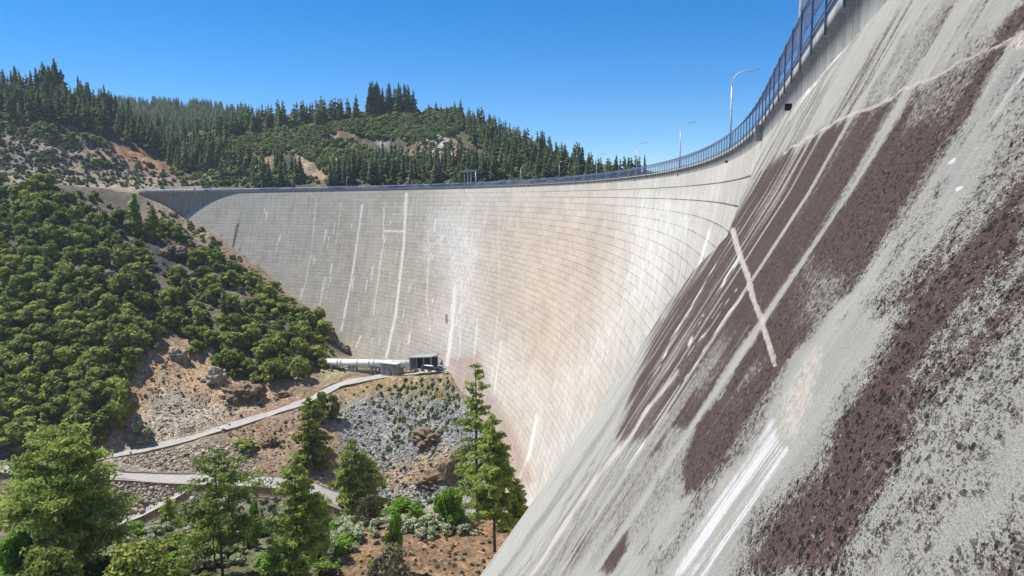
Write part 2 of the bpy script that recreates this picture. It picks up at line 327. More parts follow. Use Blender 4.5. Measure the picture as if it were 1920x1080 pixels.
# --- abutment block: the rough, lichen-covered slope beside the camera
def near_mat():
    t = NT('weathered_concrete', .95); uv = t.uv(); a = t.n('SeparateColor', None, Color=t.attr('paint')).outputs; q = t.n('SeparateColor', None, Color=t.attr('paint2')).outputs
    lich, white, pink = a
    v3 = t.scale(uv, (1, 1.55, 1))
    n1 = t.noise(v3, 11, 10, .76); n2 = t.noise(v3, 70, 5, .75); n5 = t.noise(v3, 240, 4, .7); n3 = t.noise(t.scale(uv, (3, .35, 1)), 1, 8, .7); n4 = t.noise(v3, 2.2, 8, .65); n6 = t.noise(t.scale(uv, (14, 1.2, 1)), 1, 6, .7)
    wv = t.n('VectorMath', dict(operation='ADD'), i0=v3, i1=t.scale(t.n('TexNoise', None, Vector=v3, Scale=20.).outputs[1], (.04, .04, 0))).outputs[0]
    va = t.n('TexVoronoi', None, Vector=wv, Scale=22.); vb = t.n('TexVoronoi', None, Vector=wv, Scale=52.); vc = t.n('TexVoronoi', None, Vector=wv, Scale=11.)
    def pits(v, k): return t.math('MULTIPLY', t.rng(v.outputs['Distance'], .5, .3), t.rng(t.n('SeparateColor', None, Color=v.outputs['Color']).outputs[0], k, k + .12))
    base = t.mix(t.rng(n3, .3, .7), (.32, .312, .275), (.47, .45, .39)); base = t.mix(t.rng(n4, .42, .7, 0, .55), base, (.50, .46, .37)); base = t.mix(t.rng(n6, .5, .7, 0, .4), base, (.27, .275, .26))
    base = t.mix(t.rng(n2, .47, .62, 0, .6), base, (.19, .19, .18)); base = t.mix(t.rng(n5, .51, .60, 0, .75), base, (.12, .122, .118)); base = t.mix(t.rng(n5, .46, .36, 0, .75), base, (.66, .65, .60))
    n7 = t.noise(v3, 30, 6, .85); base = t.mix(t.rng(n7, .53, .66, 0, .6), base, (.16, .155, .14)); base = t.mix(t.rng(n7, .45, .34, 0, .5), base, (.60, .58, .52))
    sig = t.math('ADD', t.math('MULTIPLY', lich, .78), t.math('MULTIPLY', t.math('SUBTRACT', n1, .5), 1.9))
    sig = t.math('ADD', sig, t.math('MULTIPLY', t.math('SUBTRACT', n2, .5), 1.5)); sig = t.math('ADD', sig, t.math('MULTIPLY', t.math('SUBTRACT', n5, .5), .6)); sig = t.math('ADD', sig, t.math('MULTIPLY', t.math('SUBTRACT', n7, .5), 1.3))
    sig = t.math('ADD', sig, t.math('MULTIPLY', t.math('SUBTRACT', n3, .5), .5)); sig = t.math('ADD', sig, t.math('MULTIPLY', t.math('SUBTRACT', n6, .5), .45))
    mk = t.rng(sig, .36, .47); dark = t.mix(t.rng(n2, .35, .65), (.044, .026, .022), (.115, .071, .060)); dark = t.mix(t.rng(n5, .52, .66, 0, .7), dark, (.26, .20, .175)); dark = t.mix(t.rng(n1, .56, .70, 0, .5), dark, (.22, .165, .14)); dark = t.mix(t.rng(n6, .55, .72, 0, .5), dark, (.25, .20, .17))
    dark = t.mix(t.math('MULTIPLY', t.math('MULTIPLY', q[0], .8), t.rng(n1, .45, .6)), dark, (.15, .10, .055))
    c = t.mix(mk, base, dark)
    pa_ = t.math('MULTIPLY', pits(va, .5), t.rng(n1, .42, .52)); pit = t.math('MAXIMUM', t.math('MAXIMUM', pa_, t.math('MULTIPLY', pits(vc, .74), t.rng(n2, .45, .52))), t.math('MULTIPLY', pits(vb, .5), .9)); pit = t.math('MULTIPLY', pit, t.rng(t.math('ADD', lich, t.math('MULTIPLY', n1, .6)), .35, .9, .02, 1.))
    c = t.mix(pit, c, (.012, .009, .009))
    pm = t.math('MULTIPLY', pink, t.rng(t.math('ADD', t.math('ADD', t.math('MULTIPLY', n1, 1.6), n4), pink), 1.75, 2.05))
    c = t.mix(pm, c, t.mix(t.rng(n1, .35, .65), (.40, .335, .27), (.60, .55, .48)))
    cr = t.rng(t.vor(t.n('VectorMath', dict(operation='ADD'), i0=uv, i1=t.scale(t.n('TexNoise', None, Vector=uv, Scale=9.).outputs[1], (.12, .12, 0))).outputs[0], 6.5, 'Distance', 'DISTANCE_TO_EDGE'), .03, .01); c = t.mix(t.math('MULTIPLY', t.math('MULTIPLY', cr, pm), t.rng(n4, .45, .6)), c, (.10, .07, .055))
    ws = t.noise(t.scale(uv, (26, 1.0, 1)), 1, 6, .65)
    wk = t.math('MULTIPLY', t.rng(t.math('ADD', t.math('ADD', ws, t.math('MULTIPLY', n1, .4)), t.math('MULTIPLY', white, .42)), .86, 1.08), t.rng(white, .1, .5), clamp=True)
    c = t.mix(wk, c, (.64, .63, .60))
    c = t.mix(t.math('MULTIPLY', q[1], t.rng(t.math('ADD', t.math('ADD', n1, t.math('MULTIPLY', t.math('SUBTRACT', n2, .5), .8)), t.math('MULTIPLY', q[1], .4)), .62, .78)), c, (.035, .03, .03))
    h = t.math('SUBTRACT', t.math('ADD', t.math('MULTIPLY', n2, .7), n1), t.math('MULTIPLY', pit, .9)); h = t.math('SUBTRACT', h, t.math('MULTIPLY', mk, .15))
    return t.out(c, t.bump(h, .9, .02))
M['near'] = near_mat()
def paint_near(px, py):
    D = np.zeros_like(px)
    P = lambda pts, a, f: np.maximum(D, a * softpoly(px, py, pts, f))
    D = P([(1905, 75), (1840, 170), (1775, 290), (1735, 350), (1665, 460), (1600, 545), (1570, 560), (1530, 620), (1500, 650), (1465, 700), (1440, 760), (1390, 830), (1330, 890), (1290, 925), (1278, 900), (1300, 800), (1165, 835), (1160, 800),
           (1200, 690), (1260, 560), (1330, 470), (1372, 400), (1420, 325), (1470, 287), (1550, 240), (1600, 216), (1700, 168), (1800, 120)], 1, 9)
    D = np.minimum(D, 1 - .45 * softpoly(px, py, [(1510, 480), (1600, 520), (1560, 590), (1530, 640), (1500, 600)], 25))
    D = np.minimum(D, 1 - .5 * softpoly(px, py, [(1400, 620), (1440, 690), (1330, 800), (1250, 850), (1180, 900), (1200, 800), (1330, 640)], 25) * (np.sin(px * .13 + py * .09) > .1))
    D = P([(1940, 190), (1860, 330), (1790, 420), (1700, 520), (1640, 570), (1700, 600), (1650, 680), (1575, 760), (1545, 800), (1530, 870), (1490, 900), (1420, 970), (1380, 1090), (1570, 1090), (1620, 1000), (1700, 860), (1760, 740), (1830, 690), (1940, 560)], .92, 42)
    D = P([(1700, 560), (1780, 520), (1760, 640), (1660, 800), (1590, 960), (1540, 900), (1560, 790), (1640, 680)], 1.1, 26)
    D = P([(1940, 380), (1880, 460), (1800, 520), (1830, 600), (1940, 520)], 1., 34)
    D = P([(1940, 600), (1850, 680), (1800, 740), (1940, 640)], .6, 18); D = P([(1940, 910), (1840, 1000), (1680, 1090), (1940, 1090)], .8, 30)
    D = P([(1775, 0), (1730, 60), (1660, 190), (1650, 240), (1680, 200), (1760, 80), (1800, 0)], .62, 10); D = P([(1940, -20), (1880, 40), (1800, 110), (1820, 125), (1900, 75), (1940, 30)], .85, 9)
    D = P([(1860, 40), (1800, 80), (1720, 160), (1740, 150), (1850, 90)], .4, 12)
    D = P([(1940, 150), (1890, 250), (1850, 330), (1780, 430), (1700, 540), (1760, 620), (1830, 560), (1940, 430)], .62, 45)
    D = P([(1455, 690), (1500, 660), (1440, 800), (1330, 900), (1285, 925), (1300, 830), (1380, 720)], .9, 12); D = P([(1230, 590), (1200, 690), (1160, 800), (1165, 835), (1200, 800), (1260, 700), (1290, 600)], .9, 9)
    D = P([(1160, 830), (1290, 640), (1420, 620), (1440, 700), (1300, 900), (1210, 1000), (1120, 1075), (1040, 1075), (1120, 900)], .40, 30)
    D = P([(1118, 955), (1085, 1010), (1062, 1075), (1085, 1040), (1112, 990)], 1., 5); D = P([(1180, 968), (1150, 1010), (1118, 1075), (1150, 1080), (1175, 1030)], 1., 7)
    D = P([(1225, 985), (1190, 1050), (1215, 1025)], .8, 6); D = P([(1260, 790), (1210, 850), (1200, 870), (1240, 850)], .8, 8)
    D = P([(1300, 850), (1280, 930), (1310, 935), (1400, 840), (1440, 780), (1440, 740)], .9, 14)
    # pale fall-line stripes between the lichen (one below each railing post)
    Wt = np.zeros_like(px)
    return D, Wt
# grid in (s, z), dense near the camera
uu = np.sinh(np.linspace(math.asinh(-3 / .6), math.asinh(76 / .6), 420)) * .6
zz = np.sinh(np.linspace(math.asinh(-150 / .5), math.asinh(3.7 / .5), 420)) * .5; zz[-1] = ZB
U, Zn = np.meshgrid(uu, zz, indexing='ij')
Sn = np.minimum(U, es(Zn)); P = near_pt(Sn, Zn)
px, py = proj(P); front = P[..., 1] > .1
q3 = np.stack([np.log(np.maximum(Sn + 3.2, .15)), np.arctan2(Zn, Sn + 3.2), 0 * Zn], -1)
fj = vnoise(q3 * [1, .02, 1], .012, 21) * 26 + vnoise(q3 * [1, .05, 1], .03, 22) * 26; sj = vnoise(q3, .05, 23) * 14 + vnoise(q3, .02, 24) * 9
qx, qy = px, py
px = px + .6 * fj * .8 + sj; py = py - .8 * fj * .8 + vnoise(q3, .03, 25) * 12
D, Wt = paint_near(px, py); D = D * front
D = D * (1 - .40 * sm(.12, .40, vnoise(q3, .09, 26) + .7 * vnoise(q3 * [1, .15, 1], .03, 27)));  D = np.maximum(D, front * .42 * sm(-.02, .35, vnoise(q3 * [1, .2, 1], .08, 28) + .5 * vnoise(q3, .02, 29)))
px = qx + vnoise(q3, .03, 31) * 9 + vnoise(q3, .012, 32) * 2.5; py = qy + vnoise(q3, .03, 33) * 9; Wn = np.zeros_like(D); Pk = np.zeros_like(D); Br = np.zeros_like(D); Ck = np.zeros_like(D)
L = lambda pts, w: softline(px, py, pts, w) * front
sline = [4.95 * 1.64, 6.95 * 1.64, 8.8 * 1.64, 10.6 * 1.64, 12.8 * 1.64, 15.2 * 1.64, 17.4 * 1.64, 32, 35.4, 39, 42.6, 46.5]
seam_z = .60 * 1.94
below_seam = sm(1.6, .9, Zn)
for i, s_ in enumerate(sline):
    w = [.42, .34, .24, .28, .26, .3, .3, .35, .4, .4, .4, .4][i]
    band = np.clip(1.5 - np.abs(Sn - s_ - .05 * np.sin(Zn * 2.)) / (w * .55), 0, 1)
    if i == 0: band = np.clip(1.5 - np.abs(Sn - s_) / (.20 + .05 * np.sin(Zn * 3)), 0, 1)
    D = D * (1 - band * (Zn > -9))
for k in range(75):                                                              # brown runs from the wall foot down to the lift seam
    s_ = 5.5 + 44 * random.random() ** 1.3; w = s_ * random.uniform(.002, .006); z0 = random.uniform(.2, 1.6); z1 = random.uniform(2.2, 3.6)
    b = np.clip(1.4 - np.abs(Sn - s_) / w, 0, 1) * sm(z0 - .5, z0, Zn) * (1 - sm(z1 - .8, z1, Zn)); D = np.maximum(D, b * random.uniform(.45, .85))
for k in range(520):                                                             # thin lime and lichen runs down the fall line
    s_ = random.choice([random.uniform(6, 20), random.uniform(12, 45)]); z1 = random.uniform(-12, 3.6); ln = random.uniform(1.5, 9); w = s_ * random.uniform(.0010, .0035)
    b = np.clip(1.4 - np.abs(Sn - s_ - .02 * s_ * .1 * np.sin(Zn * 2 + k)) / w, 0, 1) * sm(z1 - ln, z1 - ln * .6, Zn) * (1 - sm(z1 - .2, z1, Zn))
    if random.random() < .5: Wn = np.maximum(Wn, b * random.uniform(.25, .6))
    else: Br = Br; D = np.maximum(D, b * random.uniform(.3, .6) * (Zn < 3.4))
Wn = np.maximum(Wn, .8 * L([(1660, 0), (1590, 83), (1520, 165), (1480, 222)], 1.6))
Pk = np.maximum(Pk, L([(1912, 68), (1800, 118), (1770, 135), (1700, 165), (1650, 196), (1600, 216), (1550, 237)], 3.2)); Pk = np.maximum(Pk, L([(1550, 237), (1500, 268), (1470, 287)], 1.8))
Pk = np.maximum(Pk, softpoly(px, py, [(1940, 55), (1895, 70), (1878, 98), (1940, 90)], 5) * front)
jx_ = vnoise(q3, .02, 61) * 3; Pk = np.maximum(Pk, softline(qx + jx_, qy, [(1374, 432), (1388, 480), (1403, 520), (1412, 560), (1428, 600), (1440, 640), (1452, 682)], 6) * front)
Pk = np.maximum(Pk, softpoly(px, py, [(1500, 680), (1530, 645), (1548, 650), (1545, 700), (1530, 760), (1512, 800), (1495, 845), (1470, 825), (1450, 790), (1462, 740)], 22) * front * .86)
D = D * (1 - softpoly(px, py, [(1500, 655), (1560, 620), (1590, 640), (1560, 740), (1520, 830), (1490, 860), (1450, 800), (1462, 720)], 14))
Wn = np.maximum(Wn, softpoly(px, py, [(1447, 772), (1462, 800), (1478, 845), (1420, 905), (1360, 985), (1292, 1090), (1255, 1090), (1310, 990), (1390, 870)], 16) * front * (.95 + .9 * np.clip(vnoise(q3 * [1, .03, 1], .02, 41) + vnoise(q3 * [1, .03, 1], .008, 42), -.6, .3)))
Wn = np.maximum(Wn, .9 * L([(1478, 845), (1400, 950), (1310, 1085)], 5)); D = D * (1 - .9 * Wn * (px > 1240))
Wn = np.maximum(Wn, .85 * L([(1374, 440), (1330, 520), (1270, 620), (1215, 720)], 1.2)); Wn = np.maximum(Wn, .9 * L([(1385, 480), (1330, 570), (1290, 650)], 1.5)); Wn = np.maximum(Wn, .9 * L([(1405, 540), (1330, 640), (1250, 760), (1160, 900)], 1.5))
Wn = np.maximum(Wn, .8 * L([(1398, 515), (1320, 625), (1240, 740)], 1.1)); Pk = np.maximum(Pk, L([(1220, 760), (1160, 845), (1080, 950), (1000, 1075)], 3.5)); D = D * (1 - L([(1270, 700), (1220, 760), (1160, 845), (1080, 950), (1000, 1075)], 4))
Wn = np.maximum(Wn, .7 * L([(1720, 350), (1800, 230)], 3) * 0); Wn = np.maximum(Wn, .8 * L([(1930, 120), (1880, 190), (1845, 240)], 4))
for (a, b, w) in [(1787, 298, .8), (1800, 355, 1.), (1786, 378, .7), (1612, 540, .8)]:
    Wn = np.maximum(Wn, 2 * L([(a - 3, b + 6), (a + 3, b - 6)], w))
Br = np.maximum(Br, softpoly(px, py, [(1800, 120), (1770, 180), (1720, 250), (1730, 260), (1800, 170)], 14)); Br = np.maximum(Br, L([(1740, 345), (1660, 465)], 14)); Br = np.maximum(Br, L([(1440, 655), (1470, 690)], 9))
CKS = .6
for pts, w in [([(1190, 800), (1130, 880), (1075, 990), (1040, 1075)], 2.2), ([(1110, 880), (1050, 960), (985, 1075)], 2.), ([(1165, 805), (1085, 905), (1010, 1010), (980, 1075)], 1.6), ([(1250, 830), (1235, 900), (1208, 960)], 3), ([(1300, 880), (1250, 900)], 2),
               ([(1472, 690), (1462, 730), (1468, 780)], 3), ([(1478, 820), (1500, 830)], 3), ([(1545, 880), (1565, 930), (1590, 1000), (1585, 1060)], 3)]:
    Ck = np.maximum(Ck, CKS * L(pts, w * .7))
me = npmesh('abutment_slope', P.reshape(-1, 3), grid_faces(*U.shape, flip=True), True, np.stack([Sn.ravel(), Zn.ravel() * 1.15], 1),
            dict(paint=np.stack([D.ravel(), Wn.ravel(), Pk.ravel()], 1), paint2=np.stack([Br.ravel(), Ck.ravel(), np.ones(D.size)], 1)))
link('abutment_slope', me, [M['near']], dam)
# end face of the block, running back into the arch
ze = zz; A = near_pt(es(ze), ze); B = A + 45 * E2 * 1.0 + 6 * E1
me = npmesh('abutment_end', np.concatenate([A, B]), [(i, i + 1, i + 1 + len(ze), i + len(ze)) for i in range(len(ze) - 1)], False, np.concatenate([np.stack([A[:, 1], ze], 1), np.stack([B[:, 0], ze], 1)]))
link('abutment_end', me, [M['crest']], dam)
# --- railing along the crest
M['rail'] = plain('blue_grey_steel', (.17, .20, .27), .45, .3)
M['lamp'] = plain('galvanised_steel', (.55, .56, .56), .45, .2)
M['glass'] = plain('lamp_glass', (.5, .5, .5), .2)
def screen_mat():
    t = NT('wire_mesh', .5); uv = t.uv(); s_ = t.n('SeparateXYZ', None, Vector=uv).outputs; w = []
    for k, f in ((0, 1 / .055), (1, 1 / .055)):
        fr = t.math('FRACT', t.math('MULTIPLY', s_[k], f)); w.append(t.math('LESS_THAN', fr, .22))
    al = t.math('MAXIMUM', w[0], w[1]); t.set(t.b.inputs['Alpha'], al); t.b.inputs['Metallic'].default_value = .3
    return t.out((.13, .18, .33))
M['mesh'] = screen_mat()
rail = empty('crest_railing'); tag(rail, 'blue-grey steel mesh railing with inward leaning top running along the dam crest', 'railing')
def off(s, o, z):
    x, y, t = path(s); return np.array([x + math.cos(t) * o, y - math.sin(t) * o, z])
post_s = list(np.arange(4.1, SE - 2, 3.3)) ; post_s = [-2.5, .8] + post_s
def post_mb(mb, s, far=False):
    x, y, t = path(s); a = (math.sin(t), math.cos(t), 0); w = .07 if s < 60 else .09
    mb.box(off(s, -.20, H - .55 + 1.1), (w, .07, 2.2), a)
    mb.tube([off(s, -.19, H + 1.6), off(s, .25, H + 2.15), off(s, .75, H + 2.45)], .035, 5)
rest = MB()
for i, s_ in enumerate(post_s):
    if i < 95: mb = MB(); post_mb(mb, s_); mb.build('post', M['rail'], rail)
    else: post_mb(rest, s_)
o = rest.build('post', M['rail'], rail); o['kind'] = 'stuff'
sr = np.concatenate([np.arange(-8, 100, 1.1), np.arange(100, SE, 2.2)])
def tubeline(name, o_, z, r, m=M['rail']):
    mb = MB(); mb.tube([off(s, o_, z) for s in sr], r, 5); return mb.build(name, m, rail)
tubeline('top_rail', -.16, H + 1.62, .045); tubeline('bottom_rail', -.16, H + .1, .05); tubeline('bottom_rail', -.16, H + .27, .03); tubeline('overhang_rail', .75, H + 2.45, .04)
sweep('mesh_screen', sr, lambda s: [(-.12, H + .05), (-.12, H + 1.6)], M['mesh'], rail, False)
mb = MB()
for s_ in np.arange(-8, 330, .55):
    mb.tube([off(s_, -.14, H + 1.62), off(s_ + .25, .28, H + 2.15), off(s_ + .4, .75, H + 2.45)], .018, 4, False)
mb.build('overhang_bars', M['rail'], rail)
sweep('overhang_screen', sr, lambda s: [(.0, H + 1.75), (.3, H + 2.15), (.75, H + 2.44)], M['mesh'], rail, False)
# far-side parapet railing (upstream edge of the deck)
rail2 = empty('upstream_railing'); tag(rail2, 'dark steel railing on the far upstream edge of the dam crest road', 'railing')
sweep('mesh_screen', sr, lambda s: [(9.8, H - .1), (9.8, H + 1.1)], M['mesh'], rail2, False)
mb = MB(); mb.tube([off(s, 9.75, H + 1.12) for s in sr], .05, 5); mb.build('top_rail', M['rail'], rail2)
# --- lamps
def make_lamp(s):
    x, y, t = path(s); r = empty('street_lamp', tuple(off(s, .25, H - 1.0)), -t)
    mb = MB(); mb.tube([(0, 0, 0), (0, 0, 4), (0, 0, 8.6)], [.14, .115, .085], 10); mb.box((0, 0, .15), (.4, .4, .3)); mb.build('pole', M['lamp'], r, True)
    mb = MB(); pts = [(0, 0, 8.6)] + [(1.5 - 1.5 * math.cos(a), 0, 8.6 + 1.6 * math.sin(a)) for a in np.linspace(.15, 1.5, 9)] + [(2.5, 0, 10.3)]
    mb.tube(pts, [.075] * 10 + [.06], 8); mb.build('arm', M['lamp'], r, True)
    mb = MB(); mb.add([(2.35, -.14, 10.25), (3.15, -.1, 10.33), (3.15, .1, 10.33), (2.35, .14, 10.25), (2.4, -.1, 10.4), (3.1, -.07, 10.45), (3.1, .07, 10.45), (2.4, .1, 10.4)],
                      [(0, 3, 2, 1), (4, 5, 6, 7), (0, 1, 5, 4), (1, 2, 6, 5), (2, 3, 7, 6), (3, 0, 4, 7)]); h = mb.build('lamp_head', M['lamp'], r)
    return r
lamp0 = None
names = ['nearest tall pale lamp pole on the crest, its top cut off by the photo edge', 'largest fully visible gooseneck lamp, rising above the steep end of the railing', 'second whole gooseneck lamp from the camera, against open sky over the railing',
         'third whole gooseneck lamp, just right of the last dark conifers', 'gooseneck lamp standing before the right end of the conifer group', 'fifth whole gooseneck lamp from the camera, in front of the sharp-topped conifers',
         'gooseneck lamp right of the green gantry on the crest', 'gooseneck lamp just left of the green gantry on the crest', 'second gooseneck lamp left of the green gantry', 'third gooseneck lamp left of the green gantry',
         'fourth gooseneck lamp left of the green gantry', 'tiny far gooseneck lamp above the lit left end of the dam']
for i, s_ in enumerate([15.5, 74, 138, 198, 255, 310, 364, 438, 508, 581, 643, 699]):
    if lamp0 is None: r = lamp0 = make_lamp(s_)
    else:
        r = copy_tree(lamp0); x, y, t = path(s_); r.location = tuple(off(s_, .25, H - 1.0)); r.rotation_euler = (0, 0, -t)
    tag(r, names[i], 'street lamp', 'gooseneck lamps along the dam crest')
# lamp brackets on the wall under the lamps
for s_ in (15.5, 74, 138, 198, 438):
    x, y, t = path(s_); mb = MB(); mb.box(off(s_, -.15, H - 1.35), (.3, .3, .28), (math.sin(t), math.cos(t), 0)); mb.build('drain_spout', M['dark'], dam)
mb = MB(); x, y, t = path(36.); mb.box(off(36., -.25, H - .9), (.5, .5, 1.1), (math.sin(t), math.cos(t), 0)); mb.build('junction_box', M['crest'], dam)
# --- hoist gantry on the crest
gs = 431; x, y, t = path(gs); gan = empty('hoist_gantry', tuple(off(gs, 4, H - 1)), -t); tag(gan, 'dark green hoist gantry on three pale legs standing on the dam crest', 'gantry')
M['green'] = plain('dark_green_steel', (.10, .17, .15), .5); M['pale'] = plain('pale_concrete', (.5, .5, .48), .8)
for (a, b) in ((-4, -8), (-2, 2), (0, 10)):
    mb = MB(); mb.tube([(a, b, 0), (a, b, 9.7)], .42, 10); mb.build('leg', M['pale'], gan, True)
mb = MB(); mb.box((-2, 1, 10.1), (5, 22, .9)); mb.build('beam', M['green'], gan)

# ================================================================== TERRAIN (lofted between feature lines)
def face_hit(px_, py_):
    r = ray(px_, py_); best = None
    ss = np.arange(150, SE, .5); x, y, t = path(ss)
    z = r[2] / r[1] * y
    for _ in range(60):
        p = arch_pt(ss, z); z = .5 * z + .5 * np.maximum(r[2] / r[1] * p[:, 1], -190)
    p = arch_pt(ss, z); e = p[:, 0] / p[:, 1] - r[0] / r[1]
    k = np.where(e[:-1] * e[1:] < 0)[0]
    if not len(k): return None
    return p[k[0]]
def ynode(px_, Y, py_=None, z=None):
    r = ray(px_, py_ if py_ is not None else 600)
    return (px_, Y, Y * r[2] / r[1] if z is None else z)
J = []
for a, b in [(345, 402), (372, 418), (400, 430), (440, 462), (480, 490), (510, 520), (545, 552), (575, 575), (600, 594), (620, 622), (640, 655), (662, 672), (700, 690), (760, 692), (815, 692), (842, 698), (870, 742), (900, 792), (930, 850), (980, 925)]:
    p = face_hit(a, b)
    if p is None: print('MISS', a, b); continue
    J.append((a, p[1] + 3.5, p[2]))
print('contact', [(a, round(y_), round(z_)) for a, y_, z_ in J])
J = [ynode(-900, 560, 350), ynode(0, 562, 346), ynode(100, 570, 345), ynode(200, 600, 352), ynode(268, 630, 364), ynode(310, 628, 381)] + J + [(2700, J[-1][1] * .8, J[-1][2])]
def RW(*pts): return [ynode(a, Y, b) for a, b, Y in pts]
rows = [
 ('n0', [(-900, 15, -70), (2700, 15, -70)], 6, .3), ('n1', RW((-900, 1100, 145), (0, 1100, 145), (600, 1110, 150), (2700, 1110, 150)), 14, .6),
 ('n2', RW((-900, 1005, 170), (0, 1005, 172), (300, 990, 185), (600, 990, 185), (900, 978, 190), (960, 985, 185), (2700, 985, 185)), 6, .6),
 ('n3', [(-900, 245, -132), (2700, 245, -135)], 8, 1),
 ('n4', RW((-900, 1010, 315), (0, 1000, 322), (400, 995, 325), (655, 990, 330), (720, 968, 340), (870, 966, 322), (980, 965, 258), (2700, 965, 258)), 12, .8),
 ('f1', RW((-900, 905, 341), (0, 886, 343), (165, 894, 343), (250, 903, 343), (400, 908, 343), (500, 911, 343), (560, 924, 338), (620, 952, 333), (655, 964, 336), (720, 950, 350), (870, 952, 336), (930, 954, 306), (980, 955, 262), (2700, 955, 262)), 4, 0),
 ('f2', RW((-900, 891, 350), (0, 872, 352), (165, 878, 352), (250, 887, 352), (400, 892, 352), (500, 894, 352), (560, 900, 352), (620, 916, 352), (655, 935, 356), (720, 938, 356), (870, 942, 341), (930, 946, 309), (980, 948, 265), (2700, 948, 265)), 12, .8),
 ('g1', RW((-900, 885, 356), (0, 866, 357), (165, 866, 358), (250, 853, 365), (350, 829, 378), (430, 804, 390), (500, 783, 400), (560, 764, 408), (600, 746, 414), (640, 727, 421), (700, 714, 426), (760, 706, 424), (815, 702, 412), (842, 704, 402), (870, 755, 378), (900, 805, 350), (930, 862, 319), (980, 935, 269), (2700, 935, 269)), 4, 0),
 ('g2', RW((-900, 872, 364), (0, 853, 365), (165, 853, 366), (250, 841, 374), (350, 817, 388), (430, 793, 401), (500, 772, 411), (560, 752, 421), (600, 733, 428), (640, 712, 436), (700, 702, 440), (760, 697, 438), (815, 695, 425), (842, 701, 408), (870, 748, 383), (900, 798, 354), (930, 857, 323), (980, 930, 272), (2700, 930, 272)), 22, 1),
 ('h', RW((-900, 560, 455), (0, 560, 455), (165, 560, 460), (270, 560, 478), (345, 570, 490), (480, 632, 478), (540, 648, 475), (600, 665, 480), (640, 682, 478), (700, 695, 458), (760, 695, 445), (815, 694, 429), (842, 700, 411), (870, 745, 387), (900, 796, 358), (930, 855, 326), (980, 928, 275), (2700, 928, 275)), 22, 1),
 ('j', J, 8, .25),
 ('k', RW((-900, 338, 640), (0, 342, 640), (268, 364, 680), (345, 385, 720), (480, 385, 690), (640, 385, 640), (800, 385, 590), (1000, 385, 500), (1150, 385, 460), (1400, 385, 420), (2700, 385, 400)), 6, 1),
 ('l', RW((-900, 325, 690), (0, 328, 690), (268, 352, 740), (380, 352, 760), (600, 354, 760), (800, 351, 750), (1000, 345, 740), (1200, 335, 760), (1400, 340, 800), (2700, 345, 800)), 18, 2.2),
 ('m', RW((-900, 215, 800), (0, 225, 800), (100, 235, 810), (200, 270, 830), (300, 315, 850), (380, 325, 850), (450, 312, 860), (560, 296, 870), (700, 285, 880), (850, 280, 870), (950, 295, 850), (1050, 312, 830), (1120, 325, 820), (1200, 330, 820), (1300, 341, 850), (2700, 345, 850)), 18, 4),
 ('n', RW((-900, 150, 900), (0, 175, 900), (60, 168, 905), (110, 170, 910), (150, 188, 920), (200, 205, 940), (250, 228, 960), (300, 255, 980), (340, 272, 990), (400, 248, 1030), (450, 230, 1060), (560, 218, 1080), (640, 217, 1080), (700, 208, 1080), (800, 208, 1080), (860, 217, 1060), (920, 238, 1040), (980, 267, 1000), (1050, 292, 960), (1100, 316, 930), (1150, 322, 920), (1200, 327, 930), (1300, 342, 950), (2700, 347, 950)), 8, 4),
 ('o', RW((-900, 230, 1200), (0, 240, 1200), (300, 300, 1300), (700, 300, 1350), (1200, 360, 1250), (2700, 365, 1250)), 12, 5),
 ('p', RW((-900, 170, 1900), (0, 190, 1900), (150, 198, 1900), (280, 200, 1900), (400, 207, 1900), (460, 214, 1900), (600, 226, 1900), (700, 245, 1900), (900, 300, 1800), (1100, 345, 1700), (2700, 355, 1700)), 6, 6),
 ('q', RW((-900, 260, 2700), (700, 300, 2700), (2700, 375, 2700)), 1, 0)]
cols = np.concatenate([np.arange(-900, -100, 25), np.arange(-100, 1360, 5), np.arange(1360, 2700, 60)]).astype(float)
LN = []; RAT = []; WT = []; RID = []
for i in range(len(rows) - 1):
    A, B = rows[i], rows[i + 1]; n = A[2]
    def col(R): a = np.array(R[1], float); y = np.interp(cols, a[:, 0], a[:, 1]); r = np.interp(cols, a[:, 0], a[:, 2] / a[:, 1]); return np.log(y), r
    (la, ra), (lb, rb) = col(A), col(B)
    for k in range(n):
        f = k / n; LN.append(la + (lb - la) * f)
        za, zb_ = ra * np.exp(la), rb * np.exp(lb); yy = np.exp(la) + (np.exp(lb) - np.exp(la)) * f; LN[-1] = np.log(yy); RAT.append((za + (zb_ - za) * f) / yy)
        WT.append(A[3] + (B[3] - A[3]) * f if (A[3] and B[3]) or True else 0); RID.append(i + f)
LN = np.array(LN).T; RAT = np.array(RAT).T; WT = np.array(WT)[None, :] + 0 * LN; RID = np.array(RID)[None, :] + 0 * LN
Yt = np.exp(LN); r0 = ray(cols, np.full_like(cols, 500.)); slope = (r0[:, 0] / r0[:, 1])[:, None]
r1_ = ray(cols, np.full_like(cols, 900.)); sl2 = (r1_[:, 0] / r1_[:, 1])[:, None]
Pt = np.stack([slope * Yt, Yt, RAT * Yt], -1)
nz_ = vnoise(Pt, 19., 1) * 5 + vnoise(Pt, 8., 2) * 2.8 + vnoise(Pt, 3.5, 3) * 1.5; ridg = -np.abs(vnoise(Pt, 30., 5)) * 8 + 2
Pt[..., 2] += WT * (nz_ + np.where(RID > 8, ridg, 0) * .6) * np.where(RID < 3, .35, .9) * np.where(RID > 10.5, .8, 1)
tpx, tpy = proj(Pt)
